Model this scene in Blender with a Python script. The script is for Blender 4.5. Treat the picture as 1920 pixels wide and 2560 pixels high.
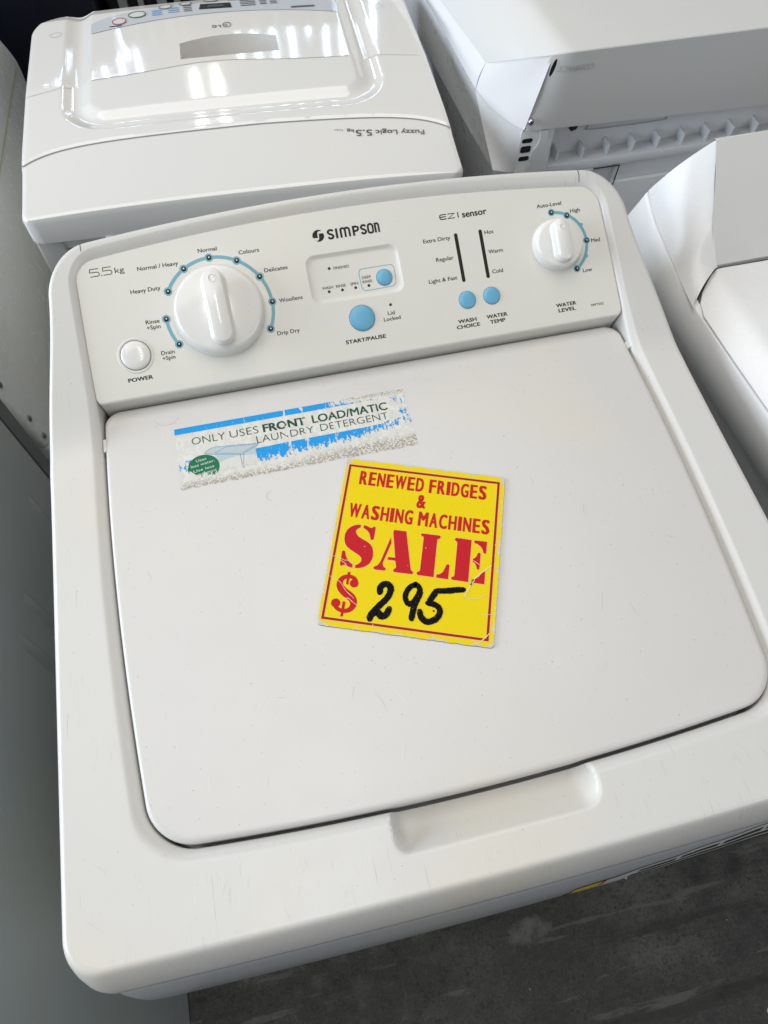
import bpy, bmesh, math, random
from mathutils import Vector, Matrix
random.seed(7)
S = bpy.context.scene
for o in list(bpy.data.objects):
    bpy.data.objects.remove(o)
COL = S.collection

# ------------------------------------------------------------------ camera
cam = bpy.data.cameras.new("camera")
cam.sensor_fit = 'AUTO'
cam.sensor_width = 36.0
cam.lens = 1770.29 / 2560 * 36
cam.clip_start = 0.02
cam.clip_end = 100
camo = bpy.data.objects.new("camera", cam)
COL.objects.link(camo)
RC = ((0.9737172, -0.1953675, 0.1170740), (-0.2271801, -0.8697720, 0.4380478), (0.0162474, -0.4531316, -0.8912956))
camo.matrix_world = Matrix(((RC[0][0], -RC[0][1], -RC[0][2], 0.192617),
                            (RC[1][0], -RC[1][1], -RC[1][2], -0.033042),
                            (RC[2][0], -RC[2][1], -RC[2][2], 0.501936), (0, 0, 0, 1)))
S.camera = camo
# ------------------------------------------------------------------ world, lamps, exposure
W = bpy.data.worlds.new("World")
S.world = W
W.use_nodes = True
bg = W.node_tree.nodes["Background"]
bg.inputs[0].default_value = (0.93, 0.96, 1.0, 1)
bg.inputs[1].default_value = 0.11
S.view_settings.view_transform = 'Standard'
S.view_settings.look = 'None'
S.view_settings.exposure = 0.09
S.view_settings.gamma = 1.0
S.cycles.use_denoising = True
S.cycles.max_bounces = 8


def lamp(name, loc, target, sx, sy, power, col, spread=180):
    l = bpy.data.lights.new(name, 'AREA')
    l.shape = 'RECTANGLE'
    l.size = sx
    l.size_y = sy
    l.energy = power
    l.color = col
    l.spread = math.radians(spread)
    o = bpy.data.objects.new(name, l)
    COL.objects.link(o)
    o.location = loc
    d = Vector(target) - Vector(loc)
    o.rotation_euler = d.to_track_quat('-Z', 'Y').to_euler()
    return o


# daylight through the open shop front on the left, soft ceiling light, far roof windows, two tubes
lamp("daylight_opening", (-3.2, 0.75, 0.95), (0.4, 0.4, 0.0), 3.2, 1.7, 140, (0.77, 0.87, 1.0))
lamp("front_fill", (2.6, -2.2, 1.9), (0.3, 0.6, -0.1), 2.2, 1.5, 30, (0.92, 0.96, 1.0))  # added soft fill lamp, lifts camera-facing surfaces and the left flanks
lamp("ceiling_light", (-0.1, 1.15, 3.0), (0.1, 0.5, 0.0), 3.2, 2.5, 62, (1.0, 0.965, 0.90))
for r in range(3):
    for k in range(15):
        x = (-1.45 + 0.17 * k) if k < 6 else (0.42 + 0.17 * (k - 6))
        if (k < 6 and r == 0) or (k * 7 + r * 5) % 11 == 3:
            continue
        lamp("roof_window", (x + 0.05 * r, 6.1 + 0.25 * r, 1.72 + 0.40 * r), (x * 0.6, 0.8, -0.1), 0.05, 0.30, 0.6, (0.60, 0.77, 1.0))
for k in range(2):
    x = 0.06 + 0.16 * k
    lamp("tube", (x, 4.5, 2.35), (x, 4.5, 0.0), 0.05, 1.1, 5, (1.0, 0.98, 0.92))
    lamp("tube", (-0.06 + 0.14 * k, -0.42, 2.6), (-0.06 + 0.14 * k, -0.42, 0.0), 0.05, 1.1, 4, (1.0, 0.98, 0.92))

# ------------------------------------------------------------------ helpers


def mk(name, V, F, mats, parent=None, base=None, smooth=40, fm=None, loc=None):
    """one mesh object; V in world metres (thing roots sit at their base, children are shifted back)"""
    me = bpy.data.meshes.new(name)
    me.from_pydata([tuple(v) for v in V], [], F)
    if not isinstance(mats, (list, tuple)):
        mats = [mats]
    for m in mats:
        me.materials.append(m)
    if fm:
        for p, i in zip(me.polygons, fm):
            p.material_index = i
    me.validate()
    bm = bmesh.new()
    bm.from_mesh(me)
    bmesh.ops.recalc_face_normals(bm, faces=bm.faces)
    bm.to_mesh(me)
    bm.free()
    if smooth:
        for p in me.polygons:
            p.use_smooth = True
        me.set_sharp_from_angle(angle=math.radians(smooth))
    o = bpy.data.objects.new(name, me)
    COL.objects.link(o)
    if parent is not None:
        o.parent = parent
        if parent.type == 'EMPTY':
            o.location = -parent.location
    return o


def flatup(name, V, F, mats, parent=None, up=(0, 0, 1), fm=None):
    """flat printed shapes: keep winding so that the normals face 'up'"""
    o = mk(name, V, F, mats, parent, smooth=0, fm=fm)
    up = Vector(up)
    me = o.data
    bm = bmesh.new()
    bm.from_mesh(me)
    fl = [f for f in bm.faces if f.normal.dot(up) < 0]
    bmesh.ops.reverse_faces(bm, faces=fl)
    bm.to_mesh(me)
    bm.free()
    return o


def root(name, loc, label, cat, group=None):
    o = bpy.data.objects.new(name, None)
    o.empty_display_size = 0.1
    COL.objects.link(o)
    o.location = loc
    o["label"] = label
    o["category"] = cat
    if group:
        o["group"] = group
    return o


class MB:
    def __init__(s):
        s.V, s.F, s.M = [], [], []

    def add(s, V, F, m=0):
        n = len(s.V)
        s.V += [Vector(v) for v in V]
        s.F += [[i + n for i in f] for f in F]
        s.M += [m] * len(F)

    def box(s, x0, x1, y0, y1, z0, z1, m=0):
        s.add([(x, y, z) for z in (z0, z1) for y in (y0, y1) for x in (x0, x1)],
              [(0, 2, 3, 1), (4, 5, 7, 6), (0, 1, 5, 4), (2, 6, 7, 3), (0, 4, 6, 2), (1, 3, 7, 5)], m)

    def loft(s, loops, cap0=True, cap1=True, m=0, closed=True):
        n = len(loops[0])
        V = [p for l in loops for p in l]
        F = []
        for k in range(len(loops) - 1):
            for i in range(n if closed else n - 1):
                j = (i + 1) % n
                F.append((k * n + i, k * n + j, (k + 1) * n + j, (k + 1) * n + i))
        if cap0:
            F.append(tuple(range(n)))
        if cap1:
            F.append(tuple(range((len(loops) - 1) * n, len(loops) * n)))
        s.add(V, F, m)

    def tf(s, M):
        s.V = [M @ v for v in s.V]
        return s

    def build(s, name, mats, parent=None, smooth=40):
        return mk(name, s.V, s.F, mats, parent, smooth=smooth, fm=s.M)

    def flat(s, name, mats, parent=None, up=(0, 0, 1)):
        return flatup(name, s.V, s.F, mats, parent, up, fm=s.M)


def sstep(a, b, x):
    t = min(1, max(0, (x - a) / (b - a)))
    return t * t * (3 - 2 * t)


def smax(a, b, k):
    return 0.5 * (a + b + math.sqrt((a - b) ** 2 + 4 * k * k))


def bez(p0, c, p1, n):
    """rounded corner from p0 to p1 around corner point c"""
    k = 0.5523
    a = p0.lerp(c, k)
    b = p1.lerp(c, k)
    out = []
    for i in range(n):
        t = (i + 1) / (n + 1)
        out.append(p0 * (1 - t) ** 3 + a * 3 * t * (1 - t) ** 2 + b * 3 * t * t * (1 - t) + p1 * t ** 3)
    return out


def rrect(fy, by, lx, rx, rf, rb, y0, y1, nf=40, ns=30, nb=40, nc=9):
    """closed loop, sides are functions: front y(x), back y(x), left x(y), right x(y)"""
    def corner(xf, yf, y):
        x = xf(y)
        for _ in range(6):
            y = yf(x)
            x = xf(y)
        return Vector((x, y))
    FL, FR, BR_, BL = corner(lx, fy, y0), corner(rx, fy, y0), corner(rx, by, y1), corner(lx, by, y1)
    P = []
    xa, xb = FL.x + rf, FR.x - rf
    for i in range(nf + 1):
        x = xa + (xb - xa) * i / nf
        P.append(Vector((x, fy(x))))
    ya, yb = FR.y + rf, BR_.y - rb
    q0 = Vector((rx(ya), ya))
    P += bez(P[-1], FR, q0, nc)
    for i in range(ns + 1):
        y = ya + (yb - ya) * i / ns
        P.append(Vector((rx(y), y)))
    xa, xb = BR_.x - rb, BL.x + rb
    P += bez(P[-1], BR_, Vector((xa, by(xa))), nc)
    for i in range(nb + 1):
        x = xa + (xb - xa) * i / nb
        P.append(Vector((x, by(x))))
    ya, yb = BL.y - rb, FL.y + rf
    P += bez(P[-1], BL, Vector((lx(ya), ya)), nc)
    for i in range(ns + 1):
        y = ya + (yb - ya) * i / ns
        P.append(Vector((lx(y), y)))
    P += bez(P[-1], FL, P[0], nc)
    return P


def box_loop(x0, x1, y0, y1, r, nc=6):
    return rrect(lambda x: y0, lambda x: y1, lambda y: x0, lambda y: x1, r, r, y0, y1, 1, 1, 1, nc)


def catmull(P, n=6, closed=False):
    P = [Vector(p) for p in P]
    N = len(P)
    out = []
    rng = range(N if closed else N - 1)
    for i in rng:
        p1, p2 = P[i], P[(i + 1) % N]
        p0 = P[i - 1] if (closed or i > 0) else p1 * 2 - p2
        p3 = P[(i + 2) % N] if (closed or i + 2 < N) else p2 * 2 - p1
        for k in range(n):
            t = k / n
            out.append(0.5 * ((2 * p1) + (p2 - p0) * t + (2 * p0 - 5 * p1 + 4 * p2 - p3) * t * t + (3 * p1 - p0 - 3 * p2 + p3) * t ** 3))
    if not closed:
        out.append(P[-1])
    return out


def ribbon(P, w, closed=False):
    """flat stroke along a 2D polyline; w number or list"""
    P = [Vector(p) for p in P]
    n = len(P)
    V, F = [], []
    for i, p in enumerate(P):
        a = P[i - 1] if (i > 0 or closed) else p
        b = P[(i + 1) % n] if (i < n - 1 or closed) else p
        d1 = (p - a).normalized() if (p - a).length > 1e-9 else (b - p).normalized()
        d2 = (b - p).normalized() if (b - p).length > 1e-9 else d1
        t = (d1 + d2)
        t = t.normalized() if t.length > 1e-6 else d1
        nrm = Vector((-t.y, t.x))
        c = max(0.5, abs(nrm.dot(Vector((-d1.y, d1.x)))))
        h = (w[i] if isinstance(w, (list, tuple)) else w) / 2 / c
        V += [p + nrm * h, p - nrm * h]
    for i in range(n - 1 if not closed else n):
        j = (i + 1) % n
        F.append((2 * i, 2 * i + 1, 2 * j + 1, 2 * j))
    return V, F


def poly_fill(loops):
    """triangulated flat region from closed 2D loops (holes allowed)"""
    bm = bmesh.new()
    E = []
    for L in loops:
        vs = [bm.verts.new((p[0], p[1], 0)) for p in L]
        for i in range(len(vs)):
            E.append(bm.edges.new((vs[i], vs[(i + 1) % len(vs)])))
    bmesh.ops.triangle_fill(bm, use_beauty=True, use_dissolve=False, edges=E, normal=(0, 0, 1))
    bm.verts.index_update()
    V = [Vector((v.co.x, v.co.y)) for v in bm.verts]
    F = [[v.index for v in f.verts] for f in bm.faces]
    bm.free()
    return V, F


def disc(c, r, n=28):
    return [Vector((c[0] + r * math.cos(2 * math.pi * i / n), c[1] + r * math.sin(2 * math.pi * i / n))) for i in range(n)]


_tc = {}


def text2d(s, bold=0.0, res=3):
    key = (s, bold)
    if key in _tc:
        return _tc[key]
    c = bpy.data.curves.new('t', 'FONT')
    c.body = s
    c.offset = bold
    c.resolution_u = res
    o = bpy.data.objects.new('t', c)
    COL.objects.link(o)
    bpy.context.view_layer.update()
    me = bpy.data.meshes.new_from_object(o.evaluated_get(bpy.context.evaluated_depsgraph_get()))
    V = [Vector((v.co.x, v.co.y)) for v in me.vertices]
    F = [list(p.vertices) for p in me.polygons]
    bpy.data.objects.remove(o)
    bpy.data.curves.remove(c)
    bpy.data.meshes.remove(me)
    _tc[key] = (V, F)
    return V, F


def fat_text(s, bx, by=None):
    """heavier lettering: shifted copies, each 3 per mille higher than the one below (z of the 3D vectors)"""
    V, F = text2d(s, 0.0)
    by = bx if by is None else by
    VV, FF = [], []
    for k, (a, b) in enumerate(((-1, -1), (1, -1), (-1, 1), (1, 1), (0, 0))):
        n = len(VV)
        VV += [Vector((v.x + a * bx, v.y + b * by, k)) for v in V]
        FF += [[i + n for i in f] for f in F]
    return VV, FF


def fit_text(s, x0, x1, yb, cap, bold=0.0, ang=0.0):
    """text from x0 to x1 on baseline yb, capital height cap (same unit)"""
    if bold > 0:
        by = bold * (.25 if bold > .05 else .55)
        V, F = fat_text(s, bold, by)
        a, b = min(v.x for v in V), max(v.x for v in V)
        k = (x1 - x0) / (b - a)
        ky = cap / (0.682 + by * 2)
        return [Vector(((v.x - a) * k + x0, (v.y + by) * ky + yb, v.z * .006)) for v in V], F
    V, F = text2d(s, bold)
    a, b = min(v.x for v in V), max(v.x for v in V)
    k = (x1 - x0) / (b - a)
    ky = cap / 0.682
    out = []
    for v in V:
        p = Vector(((v.x - a) * k, v.y * ky))
        if ang:
            p = Matrix.Rotation(ang, 2) @ p
        out.append(p + Vector((x0, yb)))
    return out, F


def mat3(V, h=0.0):
    return [Vector((p[0], p[1], h + (p[2] if len(p) > 2 else 0))) for p in V]


MM = Matrix.Scale(0.001, 4)
# control panel frame: millimetres along the slope -> world
TAU = math.radians(30)
YB, ZB = 0.35903, 0.018
PAN = Matrix(((1, 0, 0, 0), (0, math.cos(TAU), -math.sin(TAU), YB), (0, math.sin(TAU), math.cos(TAU), ZB), (0, 0, 0, 1))) @ MM
PN = (0, -math.sin(TAU), math.cos(TAU))


def lathe(c, prof, n=48):
    """profile of (r, h) around the panel normal, mm"""
    m = MB()
    V, F = [], []
    for r, h in prof:
        for i in range(n):
            a = 2 * math.pi * i / n
            V.append((c[0] + r * math.cos(a), c[1] + r * math.sin(a), h))
    for k in range(len(prof) - 1):
        for i in range(n):
            j = (i + 1) % n
            F.append((k * n + i, k * n + j, (k + 1) * n + j, (k + 1) * n + i))
    F.append(tuple(range(n)))
    F.append(tuple(range((len(prof) - 1) * n, len(prof) * n)))
    m.add(V, F)
    return m


# ------------------------------------------------------------------ materials
class NT:
    def __init__(s, name):
        s.m = bpy.data.materials.new(name)
        s.m.use_nodes = True
        s.t = s.m.node_tree
        s.b = s.t.nodes["Principled BSDF"]
        s.out = s.t.nodes["Material Output"]
        s.co = s.t.nodes.new('ShaderNodeTexCoord').outputs['Object']

    def n(s, typ, **kw):
        x = s.t.nodes.new('ShaderNode' + typ)
        for k, v in kw.items():
            setattr(x, k, v)
        return x

    def lk(s, a, b):
        s.t.links.new(a, b)

    def set(s, sock, v):
        if isinstance(v, bpy.types.NodeSocket):
            s.lk(v, sock)
        else:
            sock.default_value = v

    def noise(s, scale, detail=3, rough=0.5, vec=None, sc=None):
        x = s.n('TexNoise')
        x.inputs['Scale'].default_value = scale
        x.inputs['Detail'].default_value = detail
        x.inputs['Roughness'].default_value = rough
        v = vec or s.co
        if sc:
            v = s.mapped(v, sc)
        s.lk(v, x.inputs['Vector'])
        return x.outputs['Fac']

    def mapped(s, v, sc, rot=0.0):
        mp = s.n('Mapping')
        mp.inputs['Scale'].default_value = sc
        mp.inputs['Rotation'].default_value = (0, 0, rot)
        s.lk(v, mp.inputs['Vector'])
        return mp.outputs[0]

    def ramp(s, v, a, b, lo=0.0, hi=1.0):
        x = s.n('MapRange')
        x.interpolation_type = 'SMOOTHSTEP'
        s.lk(v, x.inputs['Value'])
        x.inputs['From Min'].default_value = a
        x.inputs['From Max'].default_value = b
        x.inputs['To Min'].default_value = lo
        x.inputs['To Max'].default_value = hi
        return x.outputs[0]

    def math(s, op, a, b=0.0, c=None):
        x = s.n('Math', operation=op)
        s.set(x.inputs[0], a)
        s.set(x.inputs[1], b)
        if c is not None:
            s.set(x.inputs[2], c)
        return x.outputs[0]

    def mix(s, f, a, b):
        x = s.n('Mix', data_type='RGBA')
        s.set(x.inputs[0], f)
        s.set(x.inputs[6], a if isinstance(a, bpy.types.NodeSocket) else (*a, 1))
        s.set(x.inputs[7], b if isinstance(b, bpy.types.NodeSocket) else (*b, 1))
        return x.outputs[2]

    def bump(s, h, strength, dist, prev=None):
        x = s.n('Bump')
        x.inputs['Strength'].default_value = strength
        x.inputs['Distance'].default_value = dist
        s.lk(h, x.inputs['Height'])
        if prev:
            s.lk(prev, x.inputs['Normal'])
        return x.outputs[0]

    def col(s, c):
        s.set(s.b.inputs['Base Color'], c if isinstance(c, bpy.types.NodeSocket) else (*c, 1))

    def rough(s, r):
        s.set(s.b.inputs['Roughness'], r)

    def normal(s, n):
        s.lk(n, s.b.inputs['Normal'])

    def xyz(s):
        x = s.n('SeparateXYZ')
        s.lk(s.co, x.inputs[0])
        return x.outputs


def plastic(name, c, rough=0.42, grain=0.0, gsc=1500, var=0.04, specks=0.0, scratch=0.0, spec=0.5, coat=0.0):
    t = NT(name)
    dark = tuple(v * (1 - var) for v in c)
    warm = (c[0] * (1 + var * .3), c[1] * (1 - var * .3), c[2] * (1 - 1.6 * var))
    k = t.mix(t.noise(9, 4), dark, c)
    k = t.mix(t.ramp(t.noise(5.3, 2), 0.5, 0.75), k, warm)
    if specks:
        sp = t.math('MULTIPLY', t.ramp(t.noise(430, 1), 0.755, 0.80), specks)
        k = t.mix(sp, k, (0.13, 0.11, 0.08))
    prev = None
    rg = t.ramp(t.noise(40, 5, 0.65), 0.3, 0.75, rough * 0.88, rough * 1.12)
    if scratch:
        msk = t.ramp(t.noise(14, 3), 0.42, 0.68)
        a = t.noise(1, 2, 0.5, vec=t.mapped(t.co, (900, 22, 60), 0.12))
        b = t.noise(1, 2, 0.5, vec=t.mapped(t.co, (700, 26, 60), -0.22))
        s1 = t.math('MAXIMUM', t.ramp(a, 0.66, 0.72), t.ramp(b, 0.68, 0.74))
        s1 = t.math('MULTIPLY', s1, msk)
        k = t.mix(t.math('MULTIPLY', s1, scratch), k, tuple(v * 0.62 for v in c))
        prev = t.bump(s1, 0.25 * scratch, 0.0004)
    if grain:
        prev = t.bump(t.noise(gsc, 2, 0.6), grain, 0.0003, prev)
    if prev:
        t.normal(prev)
    t.col(k)
    t.rough(rg)
    t.b.inputs['Specular IOR Level'].default_value = spec
    if coat:
        t.b.inputs['Coat Weight'].default_value = coat
        t.b.inputs['Coat Roughness'].default_value = 0.03
    return t.m


def plain(name, c, rough=0.5, metal=0.0, spec=0.5):
    t = NT(name)
    t.col(t.mix(t.noise(120, 3), tuple(v * 0.93 for v in c), c))
    t.rough(rough)
    t.b.inputs['Metallic'].default_value = metal
    t.b.inputs['Specular IOR Level'].default_value = spec
    return t.m


M_deck = plastic("aged white plastic", (0.675, 0.663, 0.636), 0.34, 0.12, 900, 0.05, 0.35, 0.5)
M_lid = plastic("grained lid enamel", (0.668, 0.652, 0.630), 0.34, 0.20, 900, 0.05, 0.4, 0.10)
M_panel = plastic("cream panel plastic", (0.73, 0.72, 0.665), 0.40, 0.10, 1600, 0.02, 0.15)
M_knob = plastic("white knob plastic", (0.78, 0.77, 0.74), 0.13, 0.0, 900, 0.02, 0.15)
M_cab = plastic("white enamelled steel", (0.56, 0.57, 0.59), 0.13, 0.05, 200, 0.06, 0.15)
M_ink = plain("dark grey ink", (0.020, 0.019, 0.017), 0.5, 0, .2)
M_blk = plain("black plastic", (0.012, 0.012, 0.012), 0.35)
M_gap = plain("shadow gap black", (0.008, 0.008, 0.008), 0.8)
M_arc = plain("teal printed arc", (0.165, 0.40, 0.50), 0.45)
M_btn = plastic("sky blue button", (0.14, 0.42, 0.62), 0.38, 0.05, 1500, 0.03, 0.1)
M_dome_dot = plain("pale dome centre", (0.75, 0.74, 0.7), 0.2)

# ================================================================== SETTING: floor


def floor_mat():
    t = NT("dark worn concrete")
    a = t.noise(3.1, 6, 0.62)
    b = t.noise(26, 8, 0.68)
    c = t.noise(120, 5, 0.7)
    k = t.mix(t.ramp(b, 0.34, 0.66), (0.024, 0.0235, 0.021), (0.092, 0.090, 0.082))
    k = t.mix(t.math('MULTIPLY', t.ramp(a, 0.48, 0.68), 0.7), k, (0.21, 0.205, 0.19))
    k = t.mix(t.math('MULTIPLY', t.ramp(c, 0.52, 0.62), 0.75), k, (0.022, 0.021, 0.018))
    f_ = t.noise(330, 4, 0.75)
    k = t.mix(t.math('MULTIPLY', t.ramp(f_, 0.50, 0.60), 0.55), k, (0.016, 0.0155, 0.014))
    k = t.mix(t.math('MULTIPLY', t.ramp(f_, 0.42, 0.34), 0.5), k, (0.20, 0.196, 0.18))
    st = t.noise(1, 5, 0.6, vec=t.mapped(t.co, (3.0, 26, 1), 0.05))
    k = t.mix(t.math('MULTIPLY', t.ramp(st, 0.55, 0.66), 0.75), k, (0.014, 0.014, 0.012))
    st2 = t.noise(1, 4, 0.6, vec=t.mapped(t.co, (5.0, 44, 1), -0.12))
    k = t.mix(t.math('MULTIPLY', t.ramp(st2, 0.60, 0.67), 0.55), k, (0.22, 0.213, 0.195))
    x = t.xyz()
    # one pale scuffed patch beside the washer
    dx = t.math('DIVIDE', t.math('SUBTRACT', x[0], 0.428), 0.042)
    dy = t.math('DIVIDE', t.math('SUBTRACT', x[1], -0.186), 0.018)
    d = t.math('ADD', t.math('MULTIPLY', dx, dx), t.math('MULTIPLY', dy, dy))
    d = t.math('ADD', d, t.math('MULTIPLY', t.math('SUBTRACT', b, 0.5), 9.0))
    k = t.mix(t.math('MULTIPLY', t.ramp(d, 1.6, -0.6), 0.6), k, (0.33, 0.32, 0.295))
    k = t.mix(0.40, k, (0.004, 0.004, 0.003))
    k = t.mix(t.ramp(t.noise(60, 0), 0.835, 0.85), k, (0.5, 0.49, 0.45))
    t.col(k)
    t.rough(t.ramp(b, 0.3, 0.7, 0.35, 0.7))
    t.normal(t.bump(c, 0.3, 0.002))
    return t.m


ZF = -0.88
fl = MB()
fl.add([(-6, -4, ZF), (7, -4, ZF), (7, 9, ZF), (-6, 9, ZF)], [(0, 1, 2, 3)])
o = fl.build("floor", floor_mat(), smooth=0)
o["kind"] = "structure"
o["label"] = "dark worn concrete shop floor with scuffs"

# ================================================================== MAIN WASHING MACHINE
wm = root("washing_machine", (0.28, 0.2, ZF),
          "cream top-load washing machine with blue buttons, closed lid and a sale card on it", "washing machine", "second-hand washing machines")


def lidx(y):
    return 0.061 - 0.106 * y + 0.195 * y * y


def zf(y):
    return smax(0.0, ZB + (y - YB) * 0.57735 + 0.0032, 0.0045) - 0.0003


def wall(y):
    return 0.029 * sstep(0.30, 0.465, y)


NF, NS, NB, NC = 250, 90, 60, 12


def outer(ins, front):
    return rrect(lambda x: front + 0.06 * (x - .28) ** 2, lambda x: 0.4795 - ins - 0.21 * (x - .28) ** 2,
                 lambda y: wall(y) + ins, lambda y: 0.56 - wall(y) - ins, 0.024 - ins * 0.5, 0.034 - ins * .6, front, 0.47, NF, NS, NB, NC)


def inner(offs, offf, offb):
    """ring around lid and panel, grown outwards by the offsets"""
    def ox(y):
        return offs - (offs - offb) * sstep(0.30, 0.38, y)
    return rrect(lambda x: 0.216 * (x - .28) ** 2 - offf, lambda x: 0.4664 + offb - 0.235 * (x - .28) ** 2,
                 lambda y: lidx(y) - ox(y), lambda y: 0.56 - lidx(y) + ox(y), 0.029 + offs * .3, 0.016 + offb, 0.01, 0.455, NF, NS, NB, NC)


def scoop(x, y):
    """finger recess pressed into the front of the deck, open towards the lid"""
    cx, hx = 0.2822, 0.0705
    a = hx - abs(x - cx)
    b = y + 0.0290
    rr = 0.010 if x < cx else 0.015
    if 0 < a < rr:
        b -= rr * .87 * (1 - math.sqrt(1 - ((rr - a) / rr) ** 2))
    if a <= 0 or b <= 0:
        return 0.0
    a = min(1, a / 0.012)
    b = min(1, b / 0.030)
    return 0.0195 * (1 - (1 - a) ** 2.6) * (1 - (1 - b) ** 2.2)


loops = []


def addloop(P, drop, absz=None, sc=True):
    L = []
    for p in P:
        base = zf(p.y) if absz is None else absz
        s = scoop(p.x, p.y) if (sc and p.y < 0.02) else 0.0
        z = base - (drop if s < 1e-6 else max(drop, s) + 0.0)
        L.append(Vector((p.x, p.y, z)))
    loops.append(L)


addloop(outer(0.004, -0.0655), 0, -0.040)
addloop(outer(0.0005, -0.0675), 0, -0.036)
P0 = outer(0.0, -0.0660)
loops.append([Vector((p.x, p.y, zf(p.y) - 0.028)) for p in P0])
for ins, fr, dr in ((0.0001, -0.0612, 0.0150), (0.0006, -0.0572, 0.0070), (0.0016, -0.0549, 0.0032), (0.0032, -0.0532, 0.0010), (0.0055, -0.0515, 0.0)):
    addloop(outer(ins, fr), dr)
A = outer(0.0055, -0.0515)
Bi = inner(0.0105, 0.0105, 0.0065)
K = 34
for k in range(1, K):
    addloop([a.lerp(b, k / K) for a, b in zip(A, Bi)], 0)
addloop(Bi, 0.0)
addloop(inner(0.0092, 0.0092, 0.0055), 0.0003)
addloop(inner(0.0055, 0.0055, 0.0030), 0.0022)
addloop(inner(0.0030, 0.0032, 0.0012), 0.0046)
addloop(inner(0.0024, 0.0026, 0.0008), 0.0056)
loops.append([Vector((p.x, p.y, q.z - 0.0025)) for p, q in zip(inner(0.0022, 0.0024, 0.0006), loops[-1])])
loops.append([Vector((p.x, p.y, -0.040)) for p in inner(0.0022, 0.0024, 0.0006)])
top = MB()
top.loft(loops, False, False)
n = len(A)
k0 = (len(loops) - 1) * n
top.F += [[k0 + i, k0 + (i + 1) % n, (i + 1) % n, i] for i in range(n)]
top.M += [0] * n
top_cover = top.build("top_cover", M_deck, wm, smooth=50)

# lid ------------------------------------------------------------------


def lidloop(ins):
    return rrect(lambda x: 0.216 * (x - .28) ** 2 + ins, lambda x: 0.3568 - ins, lambda y: lidx(y) + ins, lambda y: 0.56 - lidx(y) - ins,
                 0.027, 0.0135, 0.01, 0.3568, 60, 40, 20, 12)


lm = MB()
lm.loft([[Vector((p.x, p.y, z)) for p in lidloop(i)] for i, z in
         ((0.004, -0.020), (0.0, -0.018), (0.0, -0.0022), (0.0005, -0.0006), (0.0015, 0.0004), (0.003, 0.0009), (0.0045, 0.0010))])
lid = lm.build("lid", M_lid, wm, smooth=60)
hm = MB()
hm.box(0.5118, 0.5152, 0.327, 0.334, -0.008, 0.0015)
hm.build("hinge_tab", M_deck, wm)
hm = MB()
hm.box(0.0458, 0.0482, 0.318, 0.330, -0.008, 0.0005)
hm.build("hinge_tab", M_deck, wm)

# cabinet below the cover: bulged front panel
cb = MB()
prof = [(-0.038, -0.0660), (-0.042, -0.0678), (-0.052, -0.0706), (-0.065, -0.0740), (-0.08, -0.0772), (-0.10, -0.0805), (-0.13, -0.0835), (-0.20, -0.084), (-0.5, -0.076), (-0.85, -0.072)]
cl = []
for z, fy in prof:
    cl.append([Vector((p.x, p.y, z)) for p in rrect(lambda x: fy + 0.06 * (x - .28) ** 2, lambda x: 0.470 - 0.2 * (x - .28) ** 2, lambda y: 0.006 + wall(y) * .3,
                                                     lambda y: 0.554 - wall(y) * .3, 0.022, 0.02, fy, 0.46, 40, 6, 10, 8)])
cb.loft(cl)
cabinet = cb.build("cabinet", M_cab, wm, smooth=50)
for x, y in ((.05, -.02), (.51, -.02), (.05, .42), (.51, .42)):
    f = MB()
    f.loft([[Vector((x + .02 * math.cos(a / 16 * 6.2832), y + .02 * math.sin(a / 16 * 6.2832), z)) for a in range(16)] for z in (ZF, -0.848)])
    f.build("foot", M_blk, wm)

# seams of the separate trim piece over the panel
for xs, dx in ((0.0610, 0.0006), (0.4926, -0.0004)):
    sm = MB()
    V = []
    pts = []
    for i in range(13):
        t = i / 12
        y = 0.4545 + t * 0.0125
        # follow bevel then flat
        h = 0.0
        pts.append((y, zf(y) + 0.00015))
    yb0 = 0.4664 - 0.235 * (xs - .28) ** 2
    pts = [(yb0 + 0.0012, zf(yb0) - 0.0042), (yb0 + 0.0030, zf(yb0 + .003) - 0.0020), (yb0 + 0.0058, zf(yb0 + .0058) + 0.0002), (yb0 + 0.0086, zf(yb0 + .0086) + 0.0003), (yb0 + .0108, zf(yb0 + .0108) - .0008), (yb0 + .0126, zf(yb0 + .0126) - .0028)]
    for (y, z) in pts:
        V += [(xs - 0.00028 + dx * (y - yb0) * 60, y, z), (xs + 0.00028 + dx * (y - yb0) * 60, y, z)]
    sm.add(V, [(2 * i, 2 * i + 1, 2 * i + 3, 2 * i + 2) for i in range(len(pts) - 1)])
    sm.build("trim_seam", M_gap, top_cover, smooth=0)

# control panel ----------------------------------------------------------------


def pan_loop(off, h, kb):
    """panel outline in mm; kb: (v shift, h) for the bottom roll"""
    def xl(v):
        y = YB + v * .001 * math.cos(TAU)
        return 1000 * (lidx(y) - 0.0006) + 0.6 - off
    P = rrect(lambda x: -3.5, lambda x: (0.4660 - 0.235 * (x / 1000 - .28) ** 2 - YB) / math.cos(TAU) * 1000 + off, lambda v: xl(v), lambda v: 560 - xl(v),
              4.5, 15, -3.5, 110, 60, 24, 60, 9)
    out = []
    for p in P:
        w = 1 - sstep(-3.6, 4.0, p.y)
        out.append(Vector((p.x, p.y + kb[0] * w, h * (1 - w) + kb[1] * w)))
    return out


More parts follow.
